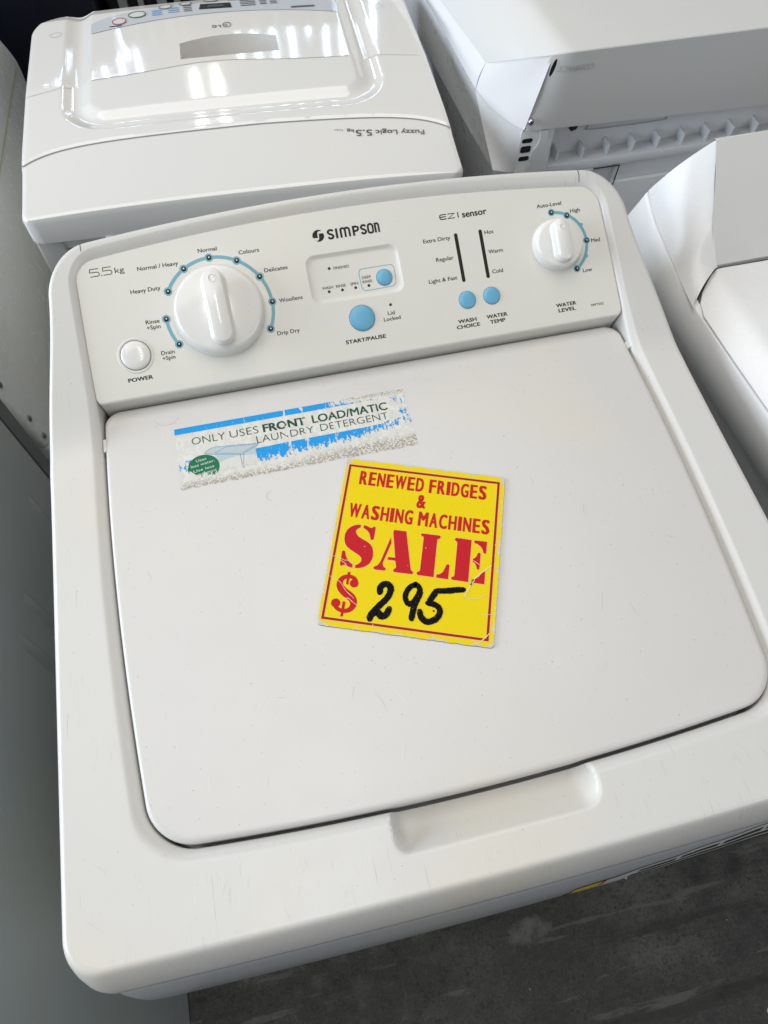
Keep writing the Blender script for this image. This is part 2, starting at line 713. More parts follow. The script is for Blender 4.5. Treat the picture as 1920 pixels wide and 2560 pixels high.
pm = MB()
L0 = pan_loop(0, 0, (0, 0))
rec = [Vector((p.x, p.y)) for p in rrect(lambda x: 46.4 + 0.3 * (280 - x) / 40, lambda x: 88.2, lambda v: 239.0, lambda v: 320.4, 8, 8, 46.4, 88.2, 4, 3, 4, 8)]
V, F = poly_fill([[(p.x, p.y) for p in L0], [(p.x, p.y) for p in rec]])
pm.add(mat3(V), F)
pls = [L0, pan_loop(0.25, -0.12, (-.7, -0.08)), pan_loop(0.4, -0.3, (-1.4, -0.4)), pan_loop(0.5, -0.45, (-2.0, -1.1)), pan_loop(0.55, -1.2, (-2.35, -2.2)), pan_loop(0.6, -2.0, (-2.6, -3.6)), pan_loop(0.6, -5, (-3.7, -7.8)), pan_loop(0.6, -7, (-6.4, -16.2)), pan_loop(0.6, -8, (-11, -27))]
pm.loft(pls, False, False)


def inset(L, d, c=(280, 67)):
    xs = [p.x for p in L]
    ys = [p.y for p in L]
    x0, x1, y0, y1 = min(xs), max(xs), min(ys), max(ys)
    cx, cy = (x0 + x1) / 2, (y0 + y1) / 2
    return [Vector((cx + (p.x - cx) * (1 - 2 * d / (x1 - x0)), cy + (p.y - cy) * (1 - 2 * d / (y1 - y0)))) for p in L]


RD = -2.4
pm.loft([mat3(inset(rec, d), h) for d, h in ((0, 0), (0.35, -0.12), (0.8, -0.5), (2.4, RD + .4), (3.1, RD + .08), (3.9, RD))], False, True)
pm.tf(PAN)
panel = pm.build("control_panel", M_panel, wm, smooth=50)

# printed lettering
TX = [("kg", 83.6, 98.4, 91.2, 4.4, -.0111), ("Normal / Heavy", 101.6, 97.3, 135.1, 3.3, 0), ("Normal", 152.9, 104.5, 168.7, 3.3, 0),
      ("Colours", 185.8, 98.1, 203.0, 3.3, 0), ("Delicates", 204.0, 80.3, 223.8, 3.3, 0), ("Woollens", 211.3, 53.6, 231.5, 3.3, 0),
      ("Drip Dry", 204.4, 26.7, 223.6, 3.3, 0), ("Heavy Duty", 92.4, 79.6, 116.8, 3.3, 0), ("Rinse", 99.4, 53.3, 110.8, 3.3, 0),
      ("+Spin", 99.2, 48.7, 110.6, 3.3, 0), ("Drain", 106.6, 26.4, 117.6, 3.3, 0), ("+Spin", 106.8, 22.0, 117.4, 3.3, 0),
      ("POWER", 75.8, 8.7, 96.2, 3.2, .018), ("START/PAUSE", 260.6, 9.6, 296.1, 3.2, .018), ("Lid", 301.3, 28.2, 307.4, 3.2, 0),
      ("Locked", 296.9, 23.4, 311.8, 3.2, 0),
      ("sensor", 382.0, 100.4, 404.3, 5.6, .012), ("Extra Dirty", 343.6, 83.6, 367.9, 3.3, 0), ("Regular", 351.9, 66.4, 367.7, 3.3, 0),
      ("Light & Fast", 342.1, 48.9, 367.8, 3.3, 0), ("Hot", 399.1, 83.3, 407.4, 3.3, 0), ("Warm", 399.6, 66.3, 412.8, 3.3, 0), ("Cold", 400.0, 48.9, 409.8, 3.3, 0),
      ("WASH", 361.5, 10.9, 378.3, 3.2, .018), ("CHOICE", 359.4, 6.1, 380.6, 3.2, .018), ("WATER", 387.6, 10.8, 406.8, 3.2, .018), ("TEMP", 390.0, 6.0, 404.0, 3.2, .018),
      ("Auto-Level", 450.2, 98.6, 473.1, 3.3, 0), ("High", 480.1, 90.4, 489.3, 3.3, 0), ("Med", 495.0, 62.0, 503.2, 3.3, 0), ("Low", 482.7, 37.1, 491.3, 3.3, 0),
      ("WATER", 452.4, 10.3, 471.4, 3.2, .018), ("LEVEL", 453.8, 5.7, 470.2, 3.2, .018), ("SWT552", 484.7, 6.2, 496.8, 2.1, 0)]
TXR = [("FINISHED", 262.6, 74.3, 276.1, 2.3, 0), ("WASH", 249.5, 58.9, 259.1, 2.3, 0), ("RINSE", 261.6, 58.8, 270.3, 2.3, 0), ("SPIN", 274.3, 58.8, 281.1, 2.3, 0),
       ("DEEP", 285.2, 62.6, 293.0, 2.3, 0), ("RINSE", 285.1, 58.9, 293.5, 2.3, 0)]
def word(m, name="printed_word", mat=None):
    return m.tf(PAN).flat(name, mat or M_ink, panel, up=PN)


for s, x0, v, x1, cap, bo in TX:
    V, F = fit_text(s, x0, x1, v, cap, bo + 0.011)
    tm = MB()
    tm.add(mat3(V, 0.09), F)
    word(tm)
for s, x0, v, x1, cap, bo in TXR:
    V, F = fit_text(s, x0, x1, v, cap, bo + 0.008)
    tm = MB()
    tm.add(mat3(V, RD + 0.09), F)
    word(tm)
tm = MB()


def strokes(m, segs, x0, y0, w, h, lw, hh):
    for sg in segs:
        V, F = ribbon([(x0 + a * w, y0 + b * h) for a, b in sg], lw)
        m.add(mat3(V, hh), F)


five = [[(1, 1), (.06, 1), (.0, .56), (.72, .56), (.93, .50), (1.0, .36), (1.0, .18), (.93, .05), (.78, 0), (0, 0)]]
strokes(tm, five, 63.6, 98.2, 7.4, 6.0, 0.6, 0.09)
strokes(tm, [[(0, 0), (.1, 0)]], 72.3, 98.2, 8, 1, 0.8, 0.09)
strokes(tm, five, 74.2, 98.2, 7.0, 6.0, 0.6, 0.09)
word(tm, "capacity_number")
tm = MB()
# EZI
strokes(tm, [[(1, 1), (.2, 1), (.05, .85), (0, .5), (.05, .15), (.2, 0), (1, 0)], [(0.02, .5), (.95, .5)]], 361.9, 101.5, 6.0, 3.9, 0.85, 0.09)
strokes(tm, [[(0, 1), (1, 1), (0.02, 0), (1, 0)]], 369.2, 101.4, 6.0, 3.9, 0.85, 0.09)
strokes(tm, [[(0, -.1), (0, 1.1)]], 378.4, 101.4, 3.0, 3.9, 0.9, 0.09)
word(tm)
tm = MB()
# maker's word in heavy rounded letters and its split-disc emblem
bh = 7.2


def SL(x, w):
    return [catmull([(x + w, 99.7 + bh * .82), (x + w * .78, 99.7 + bh * .97), (x + w * .35, 99.7 + bh * .97), (x + w * .05, 99.7 + bh * .8), (x + w * .2, 99.7 + bh * .6),
                     (x + w * .75, 99.7 + bh * .42), (x + w * .97, 99.7 + bh * .22), (x + w * .7, 99.7 + bh * .03), (x + w * .3, 99.7 + bh * .03), (x, 99.7 + bh * .2)], 4)]


def addst(lst, lw):
    for P in lst:
        V, F = ribbon(P, lw)
        tm.add(mat3(V, 0.1), F)


b0, b1 = 99.6, 107.0
addst(SL(263.0, 4.6), 1.75)
addst([[(270.6, b0 - .5), (270.6, b1 + .5)]], 1.9)
addst([[(274.3, b0 - .5), (274.3, b1 - .2)]], 1.8)
addst([catmull([(274.3, b1 - .3), (276.6, b1 - .2), (277.9, b1 - 1.2), (278.0, b1 - 3), (278.0, b0 - .5)], 4)], 1.7)
addst([catmull([(278.0, b1 - .6), (280.0, b1 - .2), (281.5, b1 - 1.2), (281.7, b1 - 3), (281.7, b0 - .5)], 4)], 1.7)
addst([[(285.3, b0 - .5), (285.3, b1 + .4)]], 1.8)
addst([catmull([(285.3, b1 - .4), (287.6, b1 - .4), (289.3, b1 - 1.1), (289.5, b1 - 2.4), (288.6, b1 - 3.7), (285.6, b1 - 4.1)], 4)], 1.7)
addst(SL(291.9, 4.2), 1.7)
V, F = ribbon(catmull([(298.2, b0 + 1.2), (298.2, b1 - 1.6), (299.4, b1 - .2), (301.0, b1 - .2), (302.1, b1 - 1.6), (302.1, b0 + 1.2), (301.0, b0 + .1), (299.3, b0 + .1)], 4, True), 1.65, True)
tm.add(mat3(V, 0.1), F)
addst([[(304.4, b0 - .5), (304.4, b1 + .4)]], 1.7)
addst([catmull([(304.4, b1 - .5), (306.2, b1 - .3), (307.2, b1 - 1.4), (307.3, b1 - 3), (307.3, b0 - .5)], 4)], 1.6)
word(tm, "maker_word")
tm = MB()
for P in ([(258.1, 107.3), (256.8, 108.3), (254.8, 108.7), (252.4, 108.1), (250.3, 106.2), (249.6, 104.0), (250.0, 102.1), (254.1, 101.9), (254.1, 103.0), (254.1, 105.0), (254.6, 106.8), (255.8, 107.4)],
          [(255.4, 105.2), (259.1, 105.3), (259.8, 103.3), (259.1, 101.0), (257.6, 99.4), (255.3, 98.5), (253.3, 98.8), (251.4, 100.1), (253.0, 99.5), (254.3, 99.9), (255.0, 101.0), (255.2, 102.8)]):
    V, F = poly_fill([P])
    tm.add(mat3(V, 0.1), F)
word(tm, "maker_emblem")
# the two light bars
for xb in (373.2, 395.5):
    tm = MB()
    P = [Vector((xb, 86.6)), Vector((xb, 47.2))]
    V, F = ribbon(P, 3.1)
    tm.add(mat3(V, 0.08), F)
    for vv in (86.6, 47.2):
        tm.add(mat3(disc((xb, vv), 1.55, 20), 0.085), [tuple(range(20))])
    word(tm, "light_bar")

# teal arcs around the dials
am = MB()


def arc(c, r, a0, a1, w, n=60):
    P = [(c[0] + r * math.cos(math.radians(a0 + (a1 - a0) * i / n)), c[1] + r * math.sin(math.radians(a0 + (a1 - a0) * i / n))) for i in range(n + 1)]
    V, F = ribbon(P, w)
    am.add(mat3(V, 0.06), F)


C1, R1, C2, R2 = (161.0, 54.9), 44.47, (462.4, 64.8), 28.13
LED9 = [(116.4, 55.1), (122.5, 33.0), (122.4, 77.1), (138.6, 93.4), (160.8, 99.4), (182.9, 93.6), (199.2, 77.6), (205.6, 55.4), (199.8, 33.3)]
LED4 = [(462.6, 93.2), (476.4, 88.6), (490.8, 64.5), (477.5, 41.2)]


def ang(c, p):
    return math.degrees(math.atan2(p[1] - c[1], p[0] - c[0]))


def dots(L, r):
    for i, p in enumerate(L):
        am.add(mat3(disc(p, r), 0.07 + 0.002 * i), [tuple(range(28))])


arc(C1, R1, 180, 180 + 29.5, 2.9)
dots(LED9[:2], 3.5)
am.tf(PAN).flat("dial_scale", M_arc, panel, up=PN)
am = MB()
arc(C1, R1, ang(C1, LED9[2]), ang(C1, LED9[8]), 2.9, 120)
dots(LED9[2:], 3.5)
am.tf(PAN).flat("dial_scale", M_arc, panel, up=PN)
am = MB()
arc(C2, R2, 90, -57, 2.7, 90)
dots(LED4, 3.2)
for i, p in enumerate(((487.8, 78.6), (490.2, 49.9))):
    q = Vector(C2) + (Vector(p) - Vector(C2)).normalized() * (R2 + 1.2)
    am.add(mat3(disc(q, 1.6), 0.085 + .003 * i), [tuple(range(28))])
am.tf(PAN).flat("dial_scale", M_arc, panel, up=PN)
om = MB()
P = [(283.3, 67.0), (284.4, 69.9), (287, 71.1), (310.2, 71.2), (313.4, 70.0), (314.5, 67.0), (314.2, 57.5), (312.6, 54.0), (309, 52.8), (287.9, 52.5), (284.9, 53.8), (283.6, 57)]
V, F = ribbon(catmull(P, 4, True), 0.55, True)
om.add(mat3(V, RD + 0.09), F)
om.tf(PAN).flat("button_outline", M_arc, panel, up=PN)

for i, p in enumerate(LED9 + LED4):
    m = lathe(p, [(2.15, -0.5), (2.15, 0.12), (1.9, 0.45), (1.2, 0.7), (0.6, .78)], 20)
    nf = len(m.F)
    m.add(mat3(disc((p[0] + .15, p[1] + .1), 0.62, 14), 0.86), [tuple(range(14))], 1)  # small pale dot at the centre of each black dome
    m.tf(PAN).build("indicator_light", [M_blk, M_dome_dot], panel)
for p, h in (((258.8, 75.9), RD), ((255.0, 56.6), RD), ((266.6, 56.3), RD), ((278.3, 56.4), RD), ((290.0, 56.4), RD), ((305.1, 36.8), 0)):
    m = lathe(p, [(1.25, h - .5), (1.25, h + .1), (0.9, h + .3), (.3, h + .4)], 16)
    m.tf(PAN).build("indicator_light", M_blk, panel)


def button(c, r, h0, name, mat, dome, ring):
    m = lathe(c, [(r, h0 - 2), (r, h0 + dome * .25), (r * .96, h0 + dome * .55), (r * .8, h0 + dome * .8), (r * .5, h0 + dome * .95), (r * .2, h0 + dome), (0.01, h0 + dome)])
    b = m.tf(PAN).build(name, mat, wm, smooth=60)
    g = MB()
    o1, o2 = disc(c, r + ring, 48), disc(c, r - .1, 48)
    g.add(mat3(o1, h0 + .06) + mat3(o2, h0 + .06), [(i, (i + 1) % 48, 48 + (i + 1) % 48, 48 + i) for i in range(48)])
    g.tf(PAN).flat("seat_gap", M_seat, b, up=PN)
    return b


M_seat = plain("button seat shadow line", (0.09, 0.085, 0.075), 0.6)
button((278.6, 29.5), 11.0, 0, "start_button", M_btn, 2.2, 0.35)
button((373.2, 30.0), 7.5, 0, "wash_choice_button", M_btn, 1.7, 0.3)
button((395.6, 30.2), 7.5, 0, "water_temperature_button", M_btn, 1.7, 0.3)
button((304.6, 61.2), 6.9, RD, "deep_rinse_button", M_btn, 1.8, 0.3)
button((86.0, 29.8), 12.0, 0, "power_button", M_knob, 2.6, 0.5)
# raised ring round the power button
m = MB()
c = (86.0, 29.8)
m.loft([mat3(disc(c, r, 48), h) for r, h in ((15.2, -.3), (15.0, 0.1), (14.2, .45), (13.2, .5), (12.7, .2), (12.6, -.3))], False, False)
m.tf(PAN).build("button_ring", M_panel, wm, smooth=70)


def knob(c, R, H, gl, gw, name, rot=0.0, k=1.0):
    m = lathe(c, [(R * 1.0, -0.3), (R * 1.0, 0.5), (R * .985, 1.6), (R * .965, 3.2), (R * .955, H * .38), (R * .93, H * .46), (R * .90, H * .50), (R * .84, H * .52), (R * .3, H * .54), (0.01, H * .54)], 96)
    b = m.tf(PAN).build(name, M_knob, wm, smooth=45)
    g = MB()

    def stad(hl, hw, n=14, dy=0.0):
        P = []
        for i in range(n + 1):
            a = math.pi * i / n
            P.append(Vector((hw * math.cos(a), hl - hw + hw * math.sin(a) + dy)))
        for i in range(n + 1):
            a = math.pi + math.pi * i / n
            P.append(Vector((hw * math.cos(a), -hl + hw + hw * math.sin(a) + dy)))
        M = Matrix.Rotation(rot, 2)
        return [M @ p + Vector(c) for p in P]
    g.loft([mat3(stad(gl * a, gw * w), h) for a, w, h in ((1.0, 1.55, H * .515), (.99, 1.32, H * .54), (.98, 1.18, H * .62), (.975, 1.10, H * .8), (.965, 1.04, H * .945), (.955, .99, H * .985), (.935, .92, H))], False, True)
    gr = g.tf(PAN).build("pointer_grip", M_knob, b, smooth=50)
    # little dished dimple at the pointing end
    d = MB()
    M = Matrix.Rotation(rot, 2)
    q = M @ Vector((0, gl - gw * 1.25)) + Vector(c)
    rr = 3.0 * k
    d.loft([mat3(disc(q, r * rr, 24), H + h * k) for r, h in ((1.15, 0.0), (1.08, .28), (.98, .32), (.9, .1), (.8, 0.04), (.1, .03))], False, True)
    d.tf(PAN).build("pointer_dimple", M_knob, b, smooth=60)
    return b


knob((161.0, 54.7), 38.0, 22.0, 31.0, 7.6, "cycle_dial", math.radians(0.0))
knob((462.6, 64.6), 22.6, 17.5, 18.2, 6.2, "water_level_dial", math.radians(0.0), .7)

# worn detergent sticker ---------------------------------------------------------
STC = Vector((202.5, 297.7))


def peel_nodes(t, bias=0.0):
    x = t.xyz()
    u = t.math('SUBTRACT', t.math('MULTIPLY', x[0], 1000), STC.x)
    v = t.math('SUBTRACT', t.math('MULTIPLY', x[1], 1000), STC.y)
    n1 = t.noise(300, 5, 0.62, sc=(1.5, .62, 1))
    n2 = t.noise(1000, 3, 0.6, sc=(1.4, .8, 1))
    a = t.math('ADD', t.math('MULTIPLY', n1, 0.72), t.math('MULTIPLY', n2, 0.28))
    lowr = t.ramp(u, -40, 70, -14.0, -8.0)
    d = t.math('SUBTRACT', lowr, v)                      # >0 below the torn line
    a = t.math('ADD', a, t.math('MULTIPLY', t.ramp(d, -5.0, 13.0), 0.38))
    a = t.math('ADD', a, t.math('MULTIPLY', t.ramp(u, 45, 98), 0.165))
    tr = t.math('MULTIPLY', t.ramp(u, 22, 62), t.ramp(v, 20.5, 29))
    a = t.math('ADD', a, t.math('MULTIPLY', tr, 0.34))
    ll = t.math('MULTIPLY', t.ramp(u, -82, -94), t.ramp(v, 8, -4))
    a = t.math('ADD', a, t.math('MULTIPLY', ll, 0.16))
    # vertical tears
    wob = t.math('MULTIPLY', t.math('SUBTRACT', n1, .5), 9)
    for uc, w in ((-6.0, 1.0), (9.0, 0.7), (33.0, 0.35), (-40, .22)):
        q = t.math('ABSOLUTE', t.math('ADD', t.math('SUBTRACT', u, uc), wob))
        a = t.math('ADD', a, t.math('MULTIPLY', t.ramp(q, w * 1.5, w * .4), 0.45))
    a = t.math('ADD', a, bias)
    return u, v, t.ramp(a, 0.615, 0.635), n2, d, tr


def residue_mat():
    t = NT("torn sticker paper")
    u, v, p, n2, d, tr = peel_nodes(t)
    g = t.noise(620, 4, 0.7)
    base = t.mix(t.ramp(t.noise(170, 5, .7), .35, .7), (0.66, 0.65, 0.60), (0.78, 0.77, 0.73))
    dirt = t.math('ADD', t.ramp(d, 4.0, 15.0), t.math('MULTIPLY', tr, 0.9))
    dm = t.math('MULTIPLY', t.ramp(t.math('ADD', g, t.math('MULTIPLY', dirt, 0.10)), 0.52, 0.66), t.math('MINIMUM', dirt, 1.0))
    k = t.mix(t.math('MULTIPLY', dm, .85), base, (0.33, 0.275, 0.205))
    k = t.mix(t.math('MULTIPLY', t.ramp(t.noise(1200, 2), .66, .72), t.math('MINIMUM', dirt, 1.0)), k, (0.05, 0.045, 0.04))
    t.col(k)
    t.rough(0.75)
    t.normal(t.bump(t.noise(420, 5, .7), 0.5, 0.0012))
    return t.m


def print_mat(name, c, bias=0.0, rough=0.45):
    t = NT(name)
    u, v, p, n2, d, tr = peel_nodes(t, bias)
    t.col(t.mix(t.noise(300, 3), tuple(x * .9 for x in c), c))
    t.rough(rough)
    t.b.inputs['Specular IOR Level'].default_value = 0.2
    t.normal(t.bump(t.noise(420, 5, .7), 0.25, 0.0008))
    tr_ = t.n('BsdfTransparent')
    mx = t.n('MixShader')
    t.lk(p, mx.inputs[0])
    t.lk(t.b.outputs[0], mx.inputs[1])
    t.lk(tr_.outputs[0], mx.inputs[2])
    t.lk(mx.outputs[0], t.out.inputs['Surface'])
    return t.m


STM = Matrix.Translation((STC.x / 1000, STC.y / 1000, 0.0010)) @ MM
st = MB()
ed = []
for (a, b, nn) in (((-98.3, -29.6), (98.4, -28.9), 70), ((98.4, -28.9), (98.6, 29.2), 24), ((98.6, 29.2), (-98.2, 30.0), 70), ((-98.2, 30.0), (-98.3, -29.6), 24)):
    for i in range(nn):
        p = Vector(a).lerp(Vector(b), i / nn)
        j = .35 if nn == 70 and a[1] > 0 else (.8 if nn == 70 else .3)
        ed.append(p + Vector((random.uniform(-j, j) * .5, random.uniform(-j, j))))
V, F = poly_fill([ed])
st.add(mat3(V, .12), F)
sticker = st.tf(STM).flat("detergent_sticker", residue_mat(), wm)
bl = MB()
V, F = poly_fill([[(-98.3, 29.4), (40, 29.0), (98.4, 29.0), (98.4, 8), (92, 8), (91.5, 14), (88, 20), (82, 22.6), (70, 23.1), (-8, 23.2), (-98.4, 23.3)]])
bl.add(mat3(V, .20), F)
V, F = poly_fill([[(98.4, 7.95), (98.2, -28.8), (20, -28.8), (-34, -29), (-34.6, -3.8), (-7, -3.2), (60, -2.9), (74, -2.2), (84, 1.5), (90, 7.95)]])
bl.add(mat3(V, .20), F)
V, F = poly_fill([[(-97.6, -3.2), (-88, -3.6), (-66, -18), (-56, -19.2), (-47, -20), (-46, -28), (-97.6, -28)]])
bl.add(mat3(V, .19), F)
bl.tf(STM).flat("blue_print", print_mat("bright blue print", (0.012, 0.33, 0.78), 0.012), sticker)
wt = MB()
V, F = poly_fill([[(-66.5, -18.2), (-65, -9), (-60, -5), (-46, -2), (-36, -4), (-36.5, -19), (-46, -19.8)]])
wt.add(mat3(V, .22), F)
V, F = poly_fill([[(-68.0, -1.6), (-45.3, -7.0), (-34.3, -2.6), (-35.1, -9.3), (-51.5, -7.6), (-61.2, -9.4), (-65.8, -11.6)]])
wt.add(mat3(V, .235), F, 1)
V, F = poly_fill([catmull([(-75.4, 1.3), (-73.0, 3.2), (-69.1, 4.4), (-64.3, 4.6), (-33.8, 1.0), (-32.7, -0.4), (-34.5, -2.0), (-44.7, -6.3), (-46.7, -6.8), (-73.5, -0.7)], 3, True)])
wt.add(mat3(V, .25), F, 1)
wt.tf(STM).flat("picture_fill", [print_mat("white print", (0.72, 0.71, 0.67), -.08), print_mat("pale blue print", (0.50, 0.60, 0.63), -.1)], sticker)
ln = MB()
for P, w, cl_ in ((catmull([(-75.4, 1.3), (-73.0, 3.2), (-69.1, 4.4), (-64.3, 4.6), (-33.8, 1.0), (-32.7, -0.4), (-34.5, -2.0), (-44.7, -6.3), (-46.7, -6.8), (-73.5, -0.7)], 3, True), .35, True),
                  ([(-67.6, -0.9), (-58.3, 3.1), (-33.9, 0.2), (-36.3, -1.5), (-45.1, -5.4), (-47.0, -5.9)], .3, False), ([(-67.6, -1.0), (-47, -5.9)], .3, False),
                  ([(-47.7, -6.9), (-47.1, -19.6)], .35, False), ([(-44.8, -7.1), (-46.6, -21.4)], .35, False)):
    V, F = ribbon(P, w, cl_)
    ln.add(mat3(V, .27), F)
ln.tf(STM).flat("line_drawing", print_mat("thin blue lines", (0.04, 0.19, 0.42), -.1), sticker)
M_green = print_mat("dark green print", (0.006, 0.075, 0.04), -.055)
sl = MB()
for s, x0, x1, v, cap, bo in (("ONLY", -85.3, -57.5, 10.7, 7.2, -.012), ("USES", -53.6, -29.6, 10.8, 7.2, -.012), ("FRONT", -25.8, 10.6, 10.5, 7.9, .034), ("LOAD/MATIC", 16.2, 81.5, 10.6, 7.9, .018),
                              ("LAUNDRY", -32.4, 15.8, 1.0, 7.0, -.012), ("DETERGENT", 21.6, 80.2, 1.2, 7.0, -.012)):
    V, F = fit_text(s, x0, x1, v, cap, bo)
    sl.add(mat3(V, .26), F)
sl.tf(STM).flat("sticker_lettering", M_green, sticker)
bg_ = MB()
V = disc((0, 0), 1, 40)
bg_.add([Vector((-78.3 + p.x * 12.9, -12.6 + p.y * 12.0, .29)) for p in V], [tuple(range(40))])
bg_.tf(STM).flat("green_badge", print_mat("green badge print", (0.008, 0.17, 0.08), -.09), sticker)
bt = MB()
for s, x0, x1, v, cap in (("Uses", -83.6, -75.2, -6.9, 2.5), ("less water.", -88.2, -68.6, -11.6, 2.5), ("Use less", -86.6, -69.6, -16.4, 2.5), ("detergent", -87.2, -67.8, -20.6, 2.5)):
    V, F = fit_text(s, x0, x1, v, cap, 0, math.radians(8))
    bt.add(mat3(V, .33), F)
bt.tf(STM).flat("badge_lettering", print_mat("white badge print", (0.75, 0.75, 0.72), -.1), sticker)

# crescents scored in the lid paint
sc = MB()
for c, r, a0, a1, w in (((99.0, 343.5), 10.6, 190, 355, .28), ((174.5, 247.0), 4.6, 75, 270, .3)):
    P = [(c[0] + r * math.cos(math.radians(a0 + (a1 - a0) * i / 24)), c[1] + r * math.sin(math.radians(a0 + (a1 - a0) * i / 24))) for i in range(25)]
    V, F = ribbon(P, [w * math.sin(math.pi * (i + .6) / 25.5) for i in range(25)])
    sc.add(mat3(V, 1.06), F)
rs = random.Random(5)
for i in range(95):
    x, y = rs.uniform(70, 490), rs.uniform(15, 345)
    if 100 < x < 380 and 90 < y < 330:
        continue
    a = rs.uniform(1.2, 2.0) if rs.random() < .7 else rs.uniform(0, 3)
    l = rs.uniform(3, 17)
    b = rs.uniform(-.3, .3)
    P = [(x + l * t * math.cos(a + b * t), y + l * t * math.sin(a + b * t)) for t in (0, .25, .5, .75, 1)]
    V, F = ribbon(P, [.04, .19, .24, .16, .03])
    sc.add(mat3(V, 1.04), F, 0 if i % 6 == 0 else (1 if i % 2 else 2))
sc.tf(MM).flat("scratches", [plain("grey scratch", (0.40, 0.39, 0.36), .6), plain("faint scratch", (0.53, 0.52, 0.48), .5), plain("pale scratch", (0.82, 0.81, 0.78), .4)], lid)["kind"] = "stuff"
ds = MB()
for i in range(150):
    if rs.random() < .8:
        x = rs.uniform(60, 500)
        y = -11 - rs.random() ** 1.5 * 34
        if 208 < x < 356 and y > -30:
            continue
        a = math.pi / 2 + rs.gauss(0, .22)
        l = rs.uniform(2, 11)
    else:
        x = rs.choice([rs.uniform(10, 34), rs.uniform(522, 548)])
        y = rs.uniform(-30, 250)
        a = rs.uniform(.6, 2.2)
        l = rs.uniform(3, 14)
    b = rs.uniform(-.25, .25)
    P = [(x + l * t * math.cos(a + b * t), y - l * t * math.sin(a + b * t)) for t in (0, .25, .5, .75, 1)]
    if min(p[1] for p in P) < -49:
        continue
    V, F = ribbon(P, [.02, .10, .14, .10, .02])
    ds.add(mat3(V, 0.05), F, 0 if rs.random() < .45 else 1)
ds.tf(MM).flat("scratches", [plain("deck scratch dark", (0.52, 0.50, 0.45), .6), plain("deck scratch pale", (0.85, 0.84, 0.8), .4)], top_cover)["kind"] = "stuff"

# energy label wrapped on the bulged front
el = MB()


def front_y(x, z):
    for (z0, y0), (z1, y1) in zip(prof[:-1], prof[1:]):
        if z1 <= z <= z0:
            y = y0 + (y1 - y0) * (z - z0) / (z1 - z0)
            return y + 0.06 * (x - .28) ** 2
    return prof[-1][1]


NXX, NZZ = 60, 14
lx0, lx1 = 0.336, 0.546
hs = [0, .006, .015, .019, .030, .034, .05, .14]
V = []
for i in range(NXX + 1):
    x = lx0 + (lx1 - lx0) * i / NXX
    tz = -.0405 - .047 * max(0, (.515 - x) / .18) ** 1.25 + .0012 * math.sin(x * 150)
    V.append([Vector((x, front_y(x, tz - h) - .0006, tz - h)) for h in [a + .0 for a in hs]])
F, FMi = [], []
for i in range(NXX):
    xm = lx0 + (lx1 - lx0) * (i + .5) / NXX
    for j in range(len(hs) - 1):
        a = i * len(hs) + j
        F.append((a, a + len(hs), a + len(hs) + 1, a + 1))
        FMi.append((3 if xm < .356 else (2 if xm < .361 else (0 if (j in (0, 2, 4) or xm < .382 or (j == 1 and i % 9 == 4)) else 1))))
el.V = [p for r in V for p in r]
el.F = F
el.M = FMi
el.build("energy_label", [plain("label white edge", (0.66, 0.66, 0.64), .3), plain("label black band", (0.02, 0.02, 0.02), .25), plain("label red", (0.45, 0.03, 0.02), .3), plain("label yellow", (0.80, 0.58, 0.03), .3)], wm)

# ================================================================== PRICE CARD
CC, CA = Vector((275.3, 177.4)), math.radians(-20.819)
CARD = Matrix.Translation((CC.x / 1000, CC.y / 1000, 0.0010)) @ Matrix.Rotation(CA, 4, 'Z') @ MM
card = root("price_card", (CC.x / 1000, CC.y / 1000, 0.0010), "yellow and red sale card with worn edges on the cream washer lid", "price card")


def card_mat():
    t = NT("worn yellow card")
    x = t.n('SeparateXYZ')
    mp = t.n('Mapping')
    mp.vector_type = 'TEXTURE'
    mp.inputs['Location'].default_value = (CC.x / 1000, CC.y / 1000, 0)
    mp.inputs['Rotation'].default_value = (0, 0, CA)
    t.lk(t.co, mp.inputs[0])
    t.lk(mp.outputs[0], x.inputs[0])
    ax = t.math('ABSOLUTE', x.outputs[0])
    ay = t.math('ABSOLUTE', x.outputs[1])
    d = t.math('MINIMUM', t.math('SUBTRACT', 0.0648, ax), t.math('SUBTRACT', 0.0715, ay))
    cd = t.math('SUBTRACT', 0.1305, t.math('ADD', ax, ay))
    d = t.math('MINIMUM', d, t.math('MULTIPLY', cd, 0.55))
    n1 = t.noise(160, 5, .7)
    w = t.math('ADD', d, t.math('MULTIPLY', t.math('SUBTRACT', n1, .5), 0.012))
    wear = t.ramp(w, 0.0006, -0.0006)
    k = t.mix(t.noise(700, 3), (0.79, 0.60, 0.004), (0.85, 0.655, 0.006))
    k = t.mix(t.ramp(t.noise(900, 1), .74, .78), k, (0.45, 0.34, 0.02))
    k = t.mix(wear, k, t.mix(t.noise(500, 3), (0.42, 0.39, 0.32), (0.76, 0.74, 0.68)))
    t.col(k)
    t.rough(0.5)
    t.b.inputs['Specular IOR Level'].default_value = 0.12
    t.normal(t.bump(t.noise(800, 3), .08, .0004))
    return t.m


def red_mat():
    t = NT("red card print")
    k = t.mix(t.noise(600, 3), (0.50, 0.012, 0.02), (0.58, 0.016, 0.026))
    k = t.mix(t.ramp(t.noise(420, 2), .735, .76), k, (0.8, 0.55, 0.5))
    t.col(k)
    t.rough(0.5)
    t.b.inputs['Specular IOR Level'].default_value = 0.10
    return t.m


M_red = red_mat()
M_dred = plain("dark red border print", (0.36, 0.018, 0.008), .5, 0, .1)
M_glow = plain("pale print margin", (0.86, 0.56, 0.16), .5, 0, .1)


